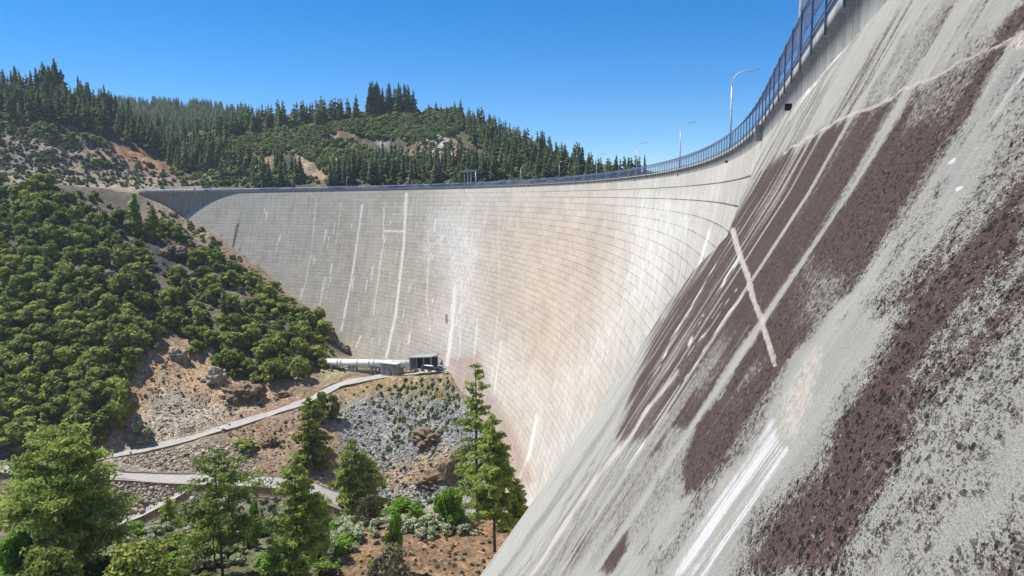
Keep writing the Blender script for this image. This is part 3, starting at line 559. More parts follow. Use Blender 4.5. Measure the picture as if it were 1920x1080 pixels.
# ---- ground colours
C = np.zeros(Pt.shape); C[:] = (.25, .19, .125); dn = RID < 10.2
def pc(zone, poly, c, f, a=1.):
    global C
    w = (softpoly(tpx, tpy, poly, f) * a * zone)[..., None]; C = C * (1 - w) + np.array(c) * w
hill = (RID >= 8.9) & (RID < 10.6) ; full = [(-900, -900), (2700, -900), (2700, 2000), (-900, 2000)]
pc(hill, full, (.17, .145, .10), 5); pc(RID < 2.3, full, (.27, .17, .10), 5); pc(RID < 2.3, [(-900, 900), (640, 900), (640, 1300), (-900, 1300)], (.15, .15, .08), 60)
v = (RID > 2.3) & (RID < 10)
pc(v, [(630, 740), (700, 720), (860, 700), (900, 780), (910, 960), (740, 960), (640, 880), (620, 800)], (.29, .285, .27), 16)
pc(v, [(620, 715), (700, 702), (855, 698), (872, 740), (760, 745), (690, 740), (640, 760)], (.34, .24, .12), 12); pc(v, [(760, 770), (860, 745), (870, 700), (720, 740)], (.22, .22, .13), 25, .6)
pc(v, [(860, 800), (900, 800), (915, 960), (880, 960)], (.30, .31, .31), 8)
pc(v, [(690, 885), (760, 870), (830, 840), (870, 850), (800, 895), (740, 920)], (.42, .28, .13), 14)
pc(v, [(250, 640), (340, 640), (440, 700), (560, 740), (420, 790), (300, 830), (180, 850), (240, 740)], (.46, .31, .18), 18); pc(v, [(300, 720), (400, 760), (470, 770), (300, 830), (250, 800)], (.42, .37, .29), 18)
pc(v, [(200, 850), (400, 830), (480, 880), (200, 885)], (.37, .33, .26), 10); pc(v, [(180, 905), (360, 905), (250, 1000), (180, 1000)], (.34, .33, .27), 12)
pc(v, [(400, 800), (600, 745), (640, 820), (640, 930), (480, 890)], (.29, .21, .14), 12); pc(v, [(560, 900), (610, 890), (670, 940), (650, 950)], (.42, .33, .26), 6)
pc(v, [(440, 905), (520, 905), (560, 960), (440, 990)], (.20, .21, .12), 10); pc(v, [(360, 910), (440, 905), (480, 1000), (230, 1000)], (.28, .25, .2), 12)
pc(v, [(600, 660), (680, 665), (650, 700), (620, 712), (600, 700)], (.30, .28, .16), 8)
pc(RID > 6, [(290, 350), (420, 440), (520, 520), (560, 570), (520, 560), (420, 480), (330, 440), (270, 400)], (.30, .23, .16), 22)
pc(RID > 6, [(270, 455), (340, 450), (360, 500), (290, 520)], (.08, .075, .07), 10)
U_ = RID > 10.5
pc(U_, full, (.11, .10, .06), 5); pc(RID > 14.1, full, (.06, .08, .04), 5); pc(U_, [(-100, 225), (100, 232), (210, 275), (320, 330), (400, 345), (380, 370), (-100, 370)], (.27, .215, .155), 14)
pc(U_, [(-20, 290), (70, 290), (90, 320), (0, 325)], (.22, .20, .19), 16); pc(U_, [(60, 270), (150, 270), (160, 295), (70, 300)], (.24, .21, .19), 14)
pc(U_, [(170, 270), (260, 275), (330, 325), (280, 325)], (.40, .20, .11), 14, .7); pc(U_, [(0, 325), (160, 320), (270, 345), (270, 360), (0, 350)], (.33, .27, .20), 6)
for q in ([(470, 300), (510, 295), (510, 330), (480, 335)], [(375, 300), (430, 300), (430, 330), (370, 330)], [(550, 285), (640, 285), (640, 310), (600, 345), (560, 320)], [(800, 240), (850, 250), (880, 290), (900, 330), (840, 330), (800, 290), (770, 290)], [(930, 280), (1010, 280), (1010, 300), (950, 320)]):
    pc(U_, q, (.37, .26, .175), 6)
pc(U_, [(805, 250), (830, 245), (845, 285), (810, 285)], (.45, .42, .36), 5); pc(U_, [(628, 248), (665, 252), (662, 261), (630, 257)], (.55, .16, .06), 2); pc(U_, [(603, 250), (628, 248), (630, 257), (606, 256)], (.32, .31, .31), 2); pc(U_, [(705, 266), (742, 266), (742, 274), (712, 277)], (.28, .28, .30), 2)
pc(U_, [(585, 288), (620, 285), (620, 308), (590, 310)], (.30, .33, .12), 4)
C *= (1 + .35 * (vnoise(Pt, 6., 9) + vnoise(Pt, 2.2, 11)))[..., None]
def ground_mat():
    t = NT('rocky_ground', .95); p = t.pos(); c = t.attr('tint'); n1 = t.noise(p, .35, 8, .7); n2 = t.noise(p, 1.6, 6, .75); vo = t.vor(p, .9, 'Color'); ve = t.vor(p, .9)
    v = t.math('MULTIPLY', t.rng(n1, .3, .7, .6, 1.35), t.rng(n2, .3, .7, .65, 1.3)); c = t.mix(1., c, t.n('CombineColor', None, Red=v, Green=v, Blue=v).outputs[0], 'MULTIPLY')
    gr = t.mix(.6, vo, (.5, .5, .5)); gs_ = t.n('RGBToBW', None, Color=gr).outputs[0]; gv = t.rng(gs_, .3, .7, .75, 1.3)
    c = t.mix(1., c, t.n('CombineColor', None, Red=gv, Green=gv, Blue=gv).outputs[0], 'MULTIPLY')
    return t.out(c, t.bump(t.math('ADD', n2, t.math('ADD', n1, t.math('MULTIPLY', ve, -.6))), .9, .8))
M['ground'] = ground_mat()
ni, nj = Pt.shape[:2]; Vt = Pt.reshape(-1, 3); Ft = grid_faces(ni, nj)
me = npmesh('hillside_ground', Vt, Ft, False, None, dict(tint=np.clip(C.reshape(-1, 3), .01, .9)))
g = link('hillside_ground', me, [M['ground']]); tag(g, 'rocky canyon hillsides and ridges below and beyond the dam', None, None, 'structure')
BV = BVHTree.FromPolygons([Vector(v) for v in Vt.tolist()], Ft.tolist())
def at(px_, py_, ymin=0.):
    d = Vector(ray(px_, py_).tolist()).normalized(); o = Vector((0, 0, 0)) + d * (ymin / max(d.y, .1))
    h = BV.ray_cast(o, d); return (h[0], h[1]) if h[0] is not None else (None, None)
def gz(x, y, z0):
    h = BV.ray_cast(Vector((x, y, z0 + 60)), Vector((0, 0, -1))); return h[0].z if h[0] is not None else z0
# valley floor / horizon plane far below
V = [(-6000, -500, -230), (6000, -500, -230), (6000, 7000, -230), (-6000, 7000, -230)]
g2 = link('ground', npmesh('ground', V, [(0, 1, 2, 3)], attrs=dict(tint=np.full((4, 3), .1))), [M['ground']]); tag(g2, None, None, None, 'structure')

# ---- roads
def road_mat():
    t = NT('worn_asphalt', .9); p = t.pos(); n = t.noise(p, .4, 6, .7); n2 = t.noise(p, 3, 5, .7); u = t.n('SeparateXYZ', None, Vector=t.uv()).outputs[1]
    e = t.rng(t.math('ABSOLUTE', t.math('SUBTRACT', u, .5)), .25, .48); c = t.mix(t.rng(n, .3, .7), (.30, .29, .275), (.40, .38, .35)); c = t.mix(t.math('MULTIPLY', e, t.rng(n2, .3, .6)), c, (.43, .37, .30))
    return t.out(c, t.bump(n2, .3, .05))
M['road'] = road_mat()
def road(name, pts, w, label, ymin=230, lift=.5):
    q = []
    for i in range(len(pts) - 1):
        for k in range(8): f = k / 8; q.append((pts[i][0] + (pts[i + 1][0] - pts[i][0]) * f, pts[i][1] + (pts[i + 1][1] - pts[i][1]) * f))
    q.append(pts[-1]); Cc = []
    for a, b in q:
        h, n = at(a, b, ymin)
        if h: Cc.append(np.array(h))
    Cc = np.array(Cc)
    for _ in range(4): Cc[1:-1] = (Cc[:-2] + 2 * Cc[1:-1] + Cc[2:]) / 4
    V = []; UV = []; W_ = w if hasattr(w, '__len__') else [w, w]; L_ = 0
    for i, c in enumerate(Cc):
        d = Cc[min(i + 1, len(Cc) - 1)] - Cc[max(i - 1, 0)]; d[2] = 0; d /= np.linalg.norm(d) + 1e-9; nn = np.array([-d[1], d[0], 0]); ww = np.interp(i, [0, len(Cc) - 1], W_)
        if i: L_ += np.linalg.norm(Cc[i] - Cc[i - 1])
        for j, k in enumerate((-.5, -.25, 0, .25, .5)):
            p = c + nn * ww * k; zz_ = .55 * c[2] + .45 * max(c[2] - 1.5, min(c[2] + 1.5, gz(p[0], p[1], c[2]))) + lift - .12 * abs(k)
            V.append((p[0], p[1], zz_)); UV.append((L_, .5 + k))
    n = len(Cc); Fs = list(map(tuple, grid_faces(n, 5)))
    # skirts so the slab has thickness
    b = len(V)
    def ext(i, j, k): a, c = np.array(V[i * 5 + j]), np.array(V[i * 5 + k]); d = a - c; d /= np.linalg.norm(d) + 1e-9; q = a + d * 3.2; q[2] = min(a[2] - .3, max(a[2] - 4, gz(q[0], q[1], a[2]) - .4)); return tuple(q)
    V2 = V + [ext(i, 0, 1) for i in range(n)] + [ext(i, 4, 3) for i in range(n)]
    UV2 = UV + [(0, 0)] * n + [(0, 1)] * n
    for i in range(n - 1): Fs += [(i * 5, (i + 1) * 5, b + i + 1, b + i), (i * 5 + 4, b + n + i, b + n + i + 1, (i + 1) * 5 + 4)]
    me = npmesh(name, V2, Fs, False, UV2, dict(tint=np.tile([.33, .265, .19], (len(V2), 1)))); me.materials.append(M['road']); me.materials.append(M['ground']); me.polygons.foreach_set('material_index', np.array([0] * (4 * (n - 1)) + [1] * (len(Fs) - 4 * (n - 1)), np.int32)); o = link(name, me); tag(o, label, None, None, 'structure')
road('road', [(-120, 878), (0, 879), (165, 886), (250, 895), (400, 900), (500, 903), (560, 910), (620, 931), (655, 950)], [9, 13], 'grey asphalt road along the canyon bottom')
road('road', [(150, 880), (152, 868), (185, 858), (250, 847), (350, 823), (430, 799), (500, 778), (560, 758), (600, 740), (640, 719), (700, 708), (760, 701), (835, 697)], [11, 12], 'grey road climbing to the bench at the dam foot')
road('path', [(362, 906), (335, 925), (300, 945), (260, 966), (215, 982)], [6, 6], 'narrow pale track dropping toward the river', lift=.6)

# ================================================================== VEGETATION
def leaf_mat(name, c1, c2, tr=.25):
    t = NT(name, .65); a = t.attr('tint', 'Fac'); oi = t.n('ObjectInfo').outputs['Random']; p = t.pos(); n = t.noise(p, .13, 3)
    f = t.math('ADD', t.math('MULTIPLY', a, .6), t.math('ADD', t.math('MULTIPLY', oi, .45), t.math('MULTIPLY', t.math('SUBTRACT', n, .5), .9)), clamp=True)
    c = t.mix(f, c1, c2); t.set(t.b.inputs['Base Color'], c); t.b.inputs['Specular IOR Level'].default_value = .12
    tl = t.n('BsdfTranslucent', None, Color=c); ms = t.n('MixShader', None, i0=tr, i1=t.b.outputs[0], i2=tl.outputs[0]); t.t.links.new(ms.outputs[0], t.t.nodes['Material Output'].inputs[0]); return t.m
M['pine'] = leaf_mat('pine_needles', (.14, .20, .045), (.44, .52, .14), .5); M['farpine'] = leaf_mat('fir_needles', (.10, .15, .065), (.29, .34, .16), .42)
M['oak'] = leaf_mat('oak_leaves', (.05, .10, .022), (.42, .45, .10), .34); M['brightleaf'] = leaf_mat('fresh_leaves', (.10, .22, .03), (.24, .40, .06), .45)
M['palebush'] = leaf_mat('pale_blossom_leaves', (.13, .19, .07), (.42, .44, .28)); M['drybush'] = leaf_mat('dry_brush', (.10, .10, .055), (.22, .20, .12)); M['farbush'] = leaf_mat('brush_leaves', (.095, .15, .045), (.27, .31, .11), .3)
M['yellow'] = leaf_mat('yellow_broom', (.45, .33, .02), (.62, .45, .03)); M['bark'] = plain('bark', (.09, .065, .05), .95, 0, .4, 1.5); M['redbark'] = plain('reddish_bark', (.13, .085, .06), .95, 0, .4, 1.5); M['greybark'] = plain('grey_twigs', (.25, .23, .21), .95, 0, .3, 2)
def quads(Cn, size, up_bias=.5, asp=1.6, seed=0, out=None):
    r = np.random.default_rng(seed); n = len(Cn); N = r.normal(size=(n, 3)); 
    if out is not None: N = N * .55 + out
    N[:, 2] += up_bias; N /= np.linalg.norm(N, axis=1)[:, None]; A = r.normal(size=(n, 3)); A -= (A * N).sum(1)[:, None] * N; A /= np.linalg.norm(A, axis=1)[:, None]; B = np.cross(N, A)
    s = (size * r.uniform(.6, 1.3, n))[:, None] if not hasattr(size, '__len__') else (size * r.uniform(.7, 1.2, n))[:, None]
    a = A * s * asp * .5; b = B * s * .5; k = r.uniform(.3, 1, (n, 1))
    V = np.stack([Cn - a - b * k, Cn + a - b, Cn + a * .8 + b * k, Cn - a * .9 + b], 1); return V
def leafmesh(name, V, tint, extra=None):
    n = len(V); me = npmesh(name, V.reshape(-1, 3), np.arange(n * 4).reshape(-1, 4), False, None, dict(tint=np.repeat(tint, 4))); return me
def broad_crown(seed, w=1., h=1., n=900, size=.16, lobes=14, low=.18):
    """unit crown: height 0..h, half width w/2"""
    r = np.random.default_rng(seed); L_ = []
    for i in range(lobes):
        a = r.uniform(0, 6.283); q = r.uniform(0, 1) ** .6; zz_ = r.uniform(low, .88); prof = math.sin(math.pi * min(1, .12 + zz_ * .86)) ** .6; rr = .42 * w * q * prof
        L_.append((rr * math.cos(a), rr * math.sin(a), h * zz_, r.uniform(.10, .20) * w))
    L_.append((0, 0, h * .8, .2 * w)); L_ = np.array(L_); k = r.choice(len(L_), n, p=L_[:, 3] ** 2 / (L_[:, 3] ** 2).sum())
    d = r.normal(size=(n, 3)); d[:, 2] = d[:, 2] * .8 + .15; d /= np.linalg.norm(d, axis=1)[:, None]; rad = r.uniform(.72, 1.12, n)[:, None]
    Cn = L_[k, :3] + d * L_[k, 3:4] * rad * np.array([1, 1, .85]); tint = np.clip(r.random(len(L_))[k] * .6 + r.random(n) * .4, 0, 1)
    return quads(Cn, size * w, .4, 1.3, seed, d), tint
def conifer_crown(seed, n=400, size=.05, base=.12, wid=.2, droop=.15, ragged=.35, power=.85):
    """unit height conifer"""
    r = np.random.default_rng(seed); Cn = []; T = []; D = []; nb = max(14, n // 14)
    for b in range(nb):
        z = base + (1 - base) * (b + r.random()) / nb; z = 1 - (1 - z) * (.97); L_ = wid * .5 * ((1 - z) / (1 - base)) ** power * (1 + ragged * r.normal() * .8) + .012; a = b * 2.399 + r.normal() * .4; tt = r.random()
        m = max(3, int(n / nb * (.4 + 1.2 * L_ / wid * 2)))
        for k in range(m):
            f = r.uniform(.12, 1) ** .7; sp = (r.random() - .5) * .5 * f * L_ * 1.6; x = math.cos(a) * f * L_ - math.sin(a) * sp; y = math.sin(a) * f * L_ + math.cos(a) * sp
            Cn.append((x, y, z - droop * f * L_ + r.normal() * size * .35)); T.append(.6 * tt + .4 * r.random()); D.append((math.cos(a) * .3, math.sin(a) * .3, .5))
    Cn = np.array(Cn); return quads(Cn, size * (.35 + .95 * np.clip((1 - Cn[:, 2]) / (1 - base), 0, 1) ** .7), .5, 2.2, seed, np.array(D)), np.array(T)
def tuft_pine(seed, n=9000, size=.012, base=.2, wid=.3, droop=.1, ragged=.5, power=.6, whorls=26, up=.25, tufts=5):
    """pine crown: whorled boughs carrying separate needle tufts, with gaps between"""
    r = np.random.default_rng(seed); TC = []; BR = []
    for w in range(whorls):
        z = base + (1 - base) * ((w + r.random() * .7) / whorls) ** .95; nbr = r.integers(4, 7); f0 = (1 - z) / (1 - base)
        for b in range(nbr):
            L_ = wid * .5 * (min(1, f0 * 1.02) ** power * (1 - .35 * max(0, f0 - .75) / .25)) * max(.35, 1 + ragged * .55 * r.normal()) + .012; a = r.uniform(0, 6.283); rise = up * (1 - f0) - droop * f0 + r.normal() * .06
            BR.append(((0, 0, z), (math.cos(a) * L_ * .85, math.sin(a) * L_ * .85, z + rise * L_)))
            m = max(1, int(tufts * (.35 + L_ / (wid * .5)))); tone = r.random()
            for k in range(m):
                f = (k + .8) / m; f = .22 + .78 * f; sd = (r.random() - .5) * .42 * L_ * f; rad = (.16 + .1 * r.random()) * L_ * .8 + .006
                TC.append((math.cos(a) * f * L_ - math.sin(a) * sd, math.sin(a) * f * L_ + math.cos(a) * sd, z + rise * L_ * f + .25 * rad, rad, tone))
    TC.append((0, 0, .985, .015, .5)); TC = np.array(TC); p = TC[:, 3] ** 1.5; k = r.choice(len(TC), n, p=p / p.sum()); d = r.normal(size=(n, 3)); d /= np.linalg.norm(d, axis=1)[:, None]
    Cn = TC[k, :3] + d * TC[k, 3:4] * (r.random((n, 1)) ** .45) * np.array([1, 1, .55]); tint = np.clip(TC[k, 4] * .5 + r.random(n) * .35 + .15 * d[:, 2], 0, 1)
    return quads(Cn, size * r.uniform(.6, 1.2, n), .35, 2.6, seed, d), tint, BR
def trunk_mesh(name, h, r, m, seed=0, limbs=0, lb=.3, ll=.2):
    rr = random.Random(seed); mb = MB(); p = [(rr.uniform(-.01, .01) * h * (i > 0), rr.uniform(-.01, .01) * h * (i > 0), h * i / 5) for i in range(6)]; p[0] = (0, 0, -.04 * h); mb.tube(p, [r * (1.15 - .9 * i / 5) for i in range(6)], 7)
    for k in range(limbs):
        z = h * (lb + (1 - lb) * k / limbs) * .95; a = k * 2.4; L_ = ll * h * (1 - .6 * k / limbs); mb.tube([(0, 0, z), (math.cos(a) * L_ * .5, math.sin(a) * L_ * .5, z + L_ * .25), (math.cos(a) * L_, math.sin(a) * L_, z + L_ * .4)], [r * .4, r * .25, r * .1], 5)
    me = bpy.data.meshes.new(name); me.from_pydata(mb.v, [], mb.f); me.update(); me.materials.append(m); return me
def single(name, V, tint, leafm, tme):
    """crown + trunk in one mesh (for small far trees)"""
    tv = np.array([v.co[:] for v in tme.vertices]); me = bpy.data.meshes.new(name); n = len(V) * 4
    faces = np.arange(n).reshape(-1, 4).tolist() + [[n + i for i in p.vertices] for p in tme.polygons]
    me.from_pydata(np.concatenate([V.reshape(-1, 3), tv]).tolist(), [], faces); me.materials.append(leafm); me.materials.append(tme.materials[0])
    me.polygons.foreach_set('material_index', [0] * len(V) + [1] * len(tme.polygons)); at_ = me.attributes.new('tint', 'FLOAT', 'POINT'); at_.data.foreach_set('value', np.concatenate([np.repeat(tint, 4), np.zeros(len(tv))]).astype(np.float32)); me.update(); return me
def region_pts(poly, n, ymin=230., sep=0., tries=40):
    xs = [p[0] for p in poly]; ys = [p[1] for p in poly]; out = []; cells = set()
    for _ in range(n * tries):
        if len(out) >= n: break
        a = random.uniform(min(xs), max(xs)); b = random.uniform(min(ys), max(ys))
        if not inpoly(np.array([a]), np.array([b]), poly)[0]: continue
        if sep:
            if any((a - c) ** 2 + ((b - d) * 1.5) ** 2 < sep * sep for c, d, _h in out[-400:]): continue
        h, nn = at(a, b, ymin)
        if h is None: continue
        out.append((a, b, h))
    return out
# ---------- far conifers: 260 individuals (the largest) + one forest mass
fc_mesh = []
for i in range(7):
    V, T = conifer_crown(100 + i, 520, .046, .06 + .03 * (i % 3), [.26, .30, .36, .28, .40, .32, .24][i], .25, .35, 1.0); fc_mesh.append(single('conifer', V, T, M['farpine'], trunk_mesh('t', .95, .012, M['bark'], i)))
trees = []
def belt(poly, n, hmin, hmax, sep=0., ymin=600): 
    for a, b, h in region_pts(poly, n, ymin, sep): trees.append((h, random.uniform(hmin, hmax)))
belt([(-60, 170), (60, 165), (110, 168), (150, 186), (200, 205), (260, 232), (330, 270), (380, 260), (380, 320), (310, 300), (230, 268), (120, 232), (-60, 222)], 330, 19, 34, 3)
belt([(-60, 172), (120, 172), (200, 206), (300, 260), (300, 250), (150, 186), (110, 168), (60, 165), (-60, 168)], 60, 24, 40)
belt([(380, 250), (450, 230), (560, 219), (640, 218), (700, 212), (640, 232), (520, 240), (420, 262)], 110, 19, 30, 3)
belt([(692, 207), (776, 207), (776, 213), (692, 213)], 24, 32, 44)
belt([(860, 218), (920, 238), (980, 268), (1050, 292), (1110, 315), (1110, 332), (1000, 330), (930, 300), (870, 260)], 150, 17, 29, 3)
belt([(1110, 322), (1200, 329), (1215, 336), (1100, 336)], 26, 14, 24)
belt([(360, 300), (500, 300), (560, 320), (560, 352), (380, 352)], 22, 16, 26, 6); belt([(620, 325), (900, 318), (900, 350), (620, 350)], 62, 18, 30, 4); belt([(510, 320), (560, 320), (570, 350), (500, 350)], 14, 20, 30)
belt([(660, 300), (760, 290), (760, 330), (660, 335)], 30, 14, 24, 4); belt([(900, 300), (1120, 330), (1120, 342), (900, 340)], 60, 15, 24, 3); belt([(300, 280), (420, 280), (460, 310), (330, 325)], 60, 18, 30, 3); belt([(780, 300), (880, 310), (880, 330), (780, 325)], 20, 18, 28)
belt([(790, 203), (870, 213), (870, 222), (790, 214)], 12, 9, 18); belt([(750, 215), (900, 235), (930, 260), (860, 250)], 18, 10, 17)
rnd = sorted(trees, key=lambda t: -t[1] / t[0].y)
big, rest_ = rnd[:270], rnd[270:]
for k, (h, H_) in enumerate(big):
    o = bpy.data.objects.new('conifer_tree', fc_mesh[k % 7]); COL.objects.link(o); o.location = (h.x, h.y, h.z - .5); w = random.uniform(.85, 1.2); o.scale = (H_ * w, H_ * w, H_); o.rotation_euler = (0, 0, random.uniform(0, 6.28))
    tag(o, 'dark green conifer in the forest on the ridges beyond the dam crest', 'tree', 'conifers on the ridges beyond the dam')
def merged(name, items, protos, m):
    VV = []; TT = []
    for k, (h, s3) in enumerate(items):
        V, T = protos[k % len(protos)]; a = random.uniform(0, 6.28); c, s_ = math.cos(a), math.sin(a); q = V * np.array(s3); x = q[..., 0] * c - q[..., 1] * s_ + h.x; y = q[..., 0] * s_ + q[..., 1] * c + h.y
        VV.append(np.stack([x, y, q[..., 2] + h.z], -1)); TT.append(np.clip(T * .6 + random.random() * .4, 0, 1))
    me = leafmesh(name, np.concatenate(VV), np.concatenate(TT)); return link(name, me, [m])
lowc = [conifer_crown(150 + i, 170, .075, .05, [.30, .36, .4, .28][i], .25, .3, 1.0) for i in range(4)]
farf = []
for a, b, h in region_pts([(120, 200), (200, 200), (400, 208), (460, 215), (620, 228), (620, 240), (460, 260), (330, 285), (230, 235)], 1500, 600):
    if h.y > 1150: farf.append((h, random.uniform(22, 34)))
for a, b, h in region_pts([(150, 197), (400, 207), (460, 214), (460, 217), (400, 211), (150, 201)], 170, 600): farf.append((h, random.uniform(20, 34)))
allf = [(h, (q, q, q)) for h, q in rest_ + farf]
o = merged('distant_forest', allf, lowc, M['farpine']); tag(o, 'dense far-off conifer forest covering the ridges behind the dam', 'forest', None, 'stuff')
# brush on far hills
lowb = [broad_crown(170 + i, 1, .8, 80, .26, 7, .1) for i in range(5)]
items = []
def brush(poly, n, a, b, ymin=600, store=None):
    for _, _, h in region_pts(poly, n, ymin): s_ = random.uniform(a, b); (items if store is None else store).append((h - Vector((0, 0, .15 * s_)), (s_, s_, s_ * .8)))
brush([(380, 255), (450, 238), (600, 225), (700, 212), (860, 220), (900, 240), (800, 262), (740, 262), (700, 262), (640, 245), (600, 262), (480, 285), (400, 295)], 1500, 5, 10)
brush([(440, 290), (600, 262), (660, 262), (700, 285), (800, 300), (620, 330), (560, 290)], 380, 5, 9); brush([(300, 290), (400, 290), (560, 330), (640, 340), (560, 352), (400, 350), (330, 330)], 260, 5, 9)
dry_far = []; brush([(-40, 225), (120, 240), (320, 325), (380, 345), (250, 335), (-40, 330)], 150, 3, 6.5); brush([(-40, 225), (120, 240), (320, 325), (400, 352), (250, 345), (-40, 342)], 420, 2.5, 6, 600, dry_far); brush([(900, 300), (1130, 335), (1100, 342), (700, 350), (700, 335)], 240, 4, 8); brush([(0, 222), (100, 232), (220, 275), (130, 265), (0, 245)], 90, 5, 9)
brush([(-40, 325), (250, 335), (400, 352), (380, 358), (200, 352), (-40, 342)], 150, 2, 5); brush([(700, 200), (800, 196), (870, 206), (920, 232), (860, 222), (700, 214)], 260, 5, 9); brush([(860, 216), (1000, 275), (1000, 290), (880, 240)], 120, 4, 8); brush([(1120, 330), (1210, 334), (1210, 338), (1100, 340)], 30, 4, 6); brush([(760, 262), (860, 262), (920, 300), (880, 320), (760, 300)], 60, 4, 7)
o = merged('dry_hillside_brush', dry_far, lowb, M['drybush']); tag(o, 'dry olive-brown brush on the bare slope at the upper left', 'brush', None, 'stuff')
o = merged('hillside_brush', items, lowb, M['farbush']); tag(o, 'green brush and small oaks covering the hills beyond the dam', 'brush', None, 'stuff')
# ---------- oaks on the left slope
oak_parts = []
for i in range(7):
    V, T = broad_crown(200 + i, 1, .9, 900, .09, 17, .15); V[..., 2] += .12
    me = leafmesh('crown', V, T); me.materials.append(M['oak']); oak_parts.append((me, trunk_mesh('trunk', .75, .03, M['bark'], i, 4, .3, .3)))
oz = [(-60, 352), (100, 350), (190, 360), (270, 400), (330, 440), (400, 478), (460, 520), (540, 575), (600, 610), (632, 650), (600, 700), (560, 712), (500, 720), (440, 712), (400, 680), (350, 650), (300, 630), (262, 668), (240, 720), (215, 780), (190, 845), (-60, 850)]
gap = [[(270, 452), (350, 452), (360, 500), (290, 520)], [(180, 498), (222, 500), (232, 530), (205, 545)], [(128, 490), (162, 500), (160, 525), (130, 520)], [(80, 665), (135, 665), (130, 690), (90, 690)], [(20, 620), (60, 622), (60, 640), (25, 638)], [(200, 370), (270, 400), (240, 430), (180, 400)]]
oaks = []
for a, b, h in region_pts(oz, 880, 250, 10):
    if any(inpoly(np.array([a]), np.array([b]), g_)[0] for g_ in gap): continue
    s_ = 5.5 + 10 * random.random() ** 1.5 * (.75 if a > 250 and b < 520 else 1) * (1.1 if b > 650 else 1); oaks.append((h, s_, a, b))
oaks.sort(key=lambda t: -t[1] / t[0].y); print('oaks', len(oaks), 'conifers', len(trees), len(farf))
def put_tree(name, parts, loc, sc, rz=None):
    r = empty(name, loc, random.uniform(0, 6.28) if rz is None else rz); r.scale = sc
    for me, pn in parts:
        o = bpy.data.objects.new(pn, me); COL.objects.link(o); o.parent = r
    return r
for k, (h, s_, a, b) in enumerate(oaks[:290]):
    cr, tr = oak_parts[k % 7]; r = put_tree('oak_tree', [(cr, 'crown'), (tr, 'trunk')], (h.x, h.y, h.z - .08 * s_), (s_, s_, s_ * random.uniform(.8, 1.05)))
    tag(r, 'rounded evergreen oak packed among others on the steep slope left of the dam', 'tree', 'oaks on the slope left of the dam')
lowo = [broad_crown(230 + i, 1, .9, 300, .16, 13, .1) for i in range(6)]
o = merged('oak_thicket', [(h - Vector((0, 0, .08 * s_)), (s_, s_, s_ * .9)) for h, s_, a, b in oaks[290:]], lowo, M['oak']); tag(o, 'thicket of small oaks filling the slope left of the dam', 'thicket', None, 'stuff')
nr = [conifer_crown(400 + i, 420, .05, .05, .34 + .06 * i, .2, .35, .9) for i in range(3)]; nm = []
for V, T in nr: m_c = leafmesh('crown', V, T); m_c.materials.append(M['farpine']); nm.append((m_c, trunk_mesh('trunk', .95, .012, M['bark'], 5)))
for k, (a, b) in enumerate([(30, 430), (88, 520), (150, 600), (205, 470), (255, 560), (60, 700), (170, 740), (420, 590), (520, 640), (575, 640), (345, 560), (120, 385), (490, 560), (560, 690)]):
    h, _ = at(a, b, 250); hh = random.uniform(12, 19); r = put_tree('conifer_tree', [(nm[k % 3][0], 'crown'), (nm[k % 3][1], 'trunk')], (h.x, h.y, h.z - .5), (hh, hh, hh)); tag(r, 'pointed conifer rising above the rounded oaks on the slope left of the dam', 'tree', 'conifers among the oaks left of the dam')
# undergrowth and scrub on the slopes
items2 = []
brush(oz, 420, 2.5, 5, 250, items2); brush([(270, 380), (345, 405), (560, 570), (640, 660), (600, 640), (520, 590), (400, 500), (300, 440)], 170, 2.5, 5.5, 250, items2)
o = merged('slope_scrub', items2, lowb, M['farbush']); tag(o, 'low green scrub between the oaks on the left slope', 'scrub', None, 'stuff')
items3 = []
for q, n in (([(250, 650), (420, 720), (560, 745), (420, 790), (200, 850)], 40), ([(400, 800), (640, 730), (640, 900), (480, 885)], 70), ([(640, 730), (850, 705), (880, 800), (880, 930), (700, 930)], 150), ([(180, 850), (420, 830), (480, 885), (200, 880)], 14), ([(430, 915), (560, 915), (640, 960), (430, 990)], 60), ([(180, 910), (350, 930), (300, 990), (180, 990)], 20), ([(600, 690), (660, 690), (640, 705), (610, 710)], 8)): brush(q, n, .9, 2.6, 230, items3)
gs_items = []; brush([(690, 725), (760, 712), (850, 712), (868, 745), (860, 790), (760, 800), (700, 760)], 130, 1.2, 3., 230, gs_items); brush([(740, 800), (790, 790), (840, 790), (850, 810), (760, 835), (715, 850)], 50, 1.2, 3, 230, gs_items); brush([(680, 940), (860, 920), (870, 950), (700, 965)], 40, 2, 4, 230, gs_items)
o = merged('green_scrub', gs_items, lowb, M['farbush']); tag(o, 'green scrub growing over the top of the rubble slope', 'scrub', None, 'stuff')
o = merged('grass_tufts', items3, lowb, M['drybush']); tag(o, 'dry grass tufts and low scrub over the rubble slopes below the dam', 'scrub', None, 'stuff')
items4 = []
for q, n in (([(815, 735), (850, 735), (850, 750), (815, 748)], 22), ([(780, 740), (800, 745), (800, 775), (785, 775)], 7), ([(250, 690), (300, 690), (300, 770), (250, 760)], 10), ([(360, 660), (410, 690), (400, 740), (350, 720)], 9), ([(615, 770), (650, 770), (650, 790), (615, 790)], 6), ([(710, 890), (860, 900), (860, 940), (720, 930)], 8), ([(660, 1040), (720, 1030), (720, 1060), (660, 1060)], 4), ([(560, 710), (600, 740), (560, 750)], 4), ([(420, 800), (500, 790), (500, 810)], 5)): brush(q, n, .9, 1.7, 100, items4)
o = merged('broom_flowers', items4, lowb, M['yellow']); tag(o, 'scattered patches of yellow flowering broom on the rubble slope', 'flowers', None, 'stuff')

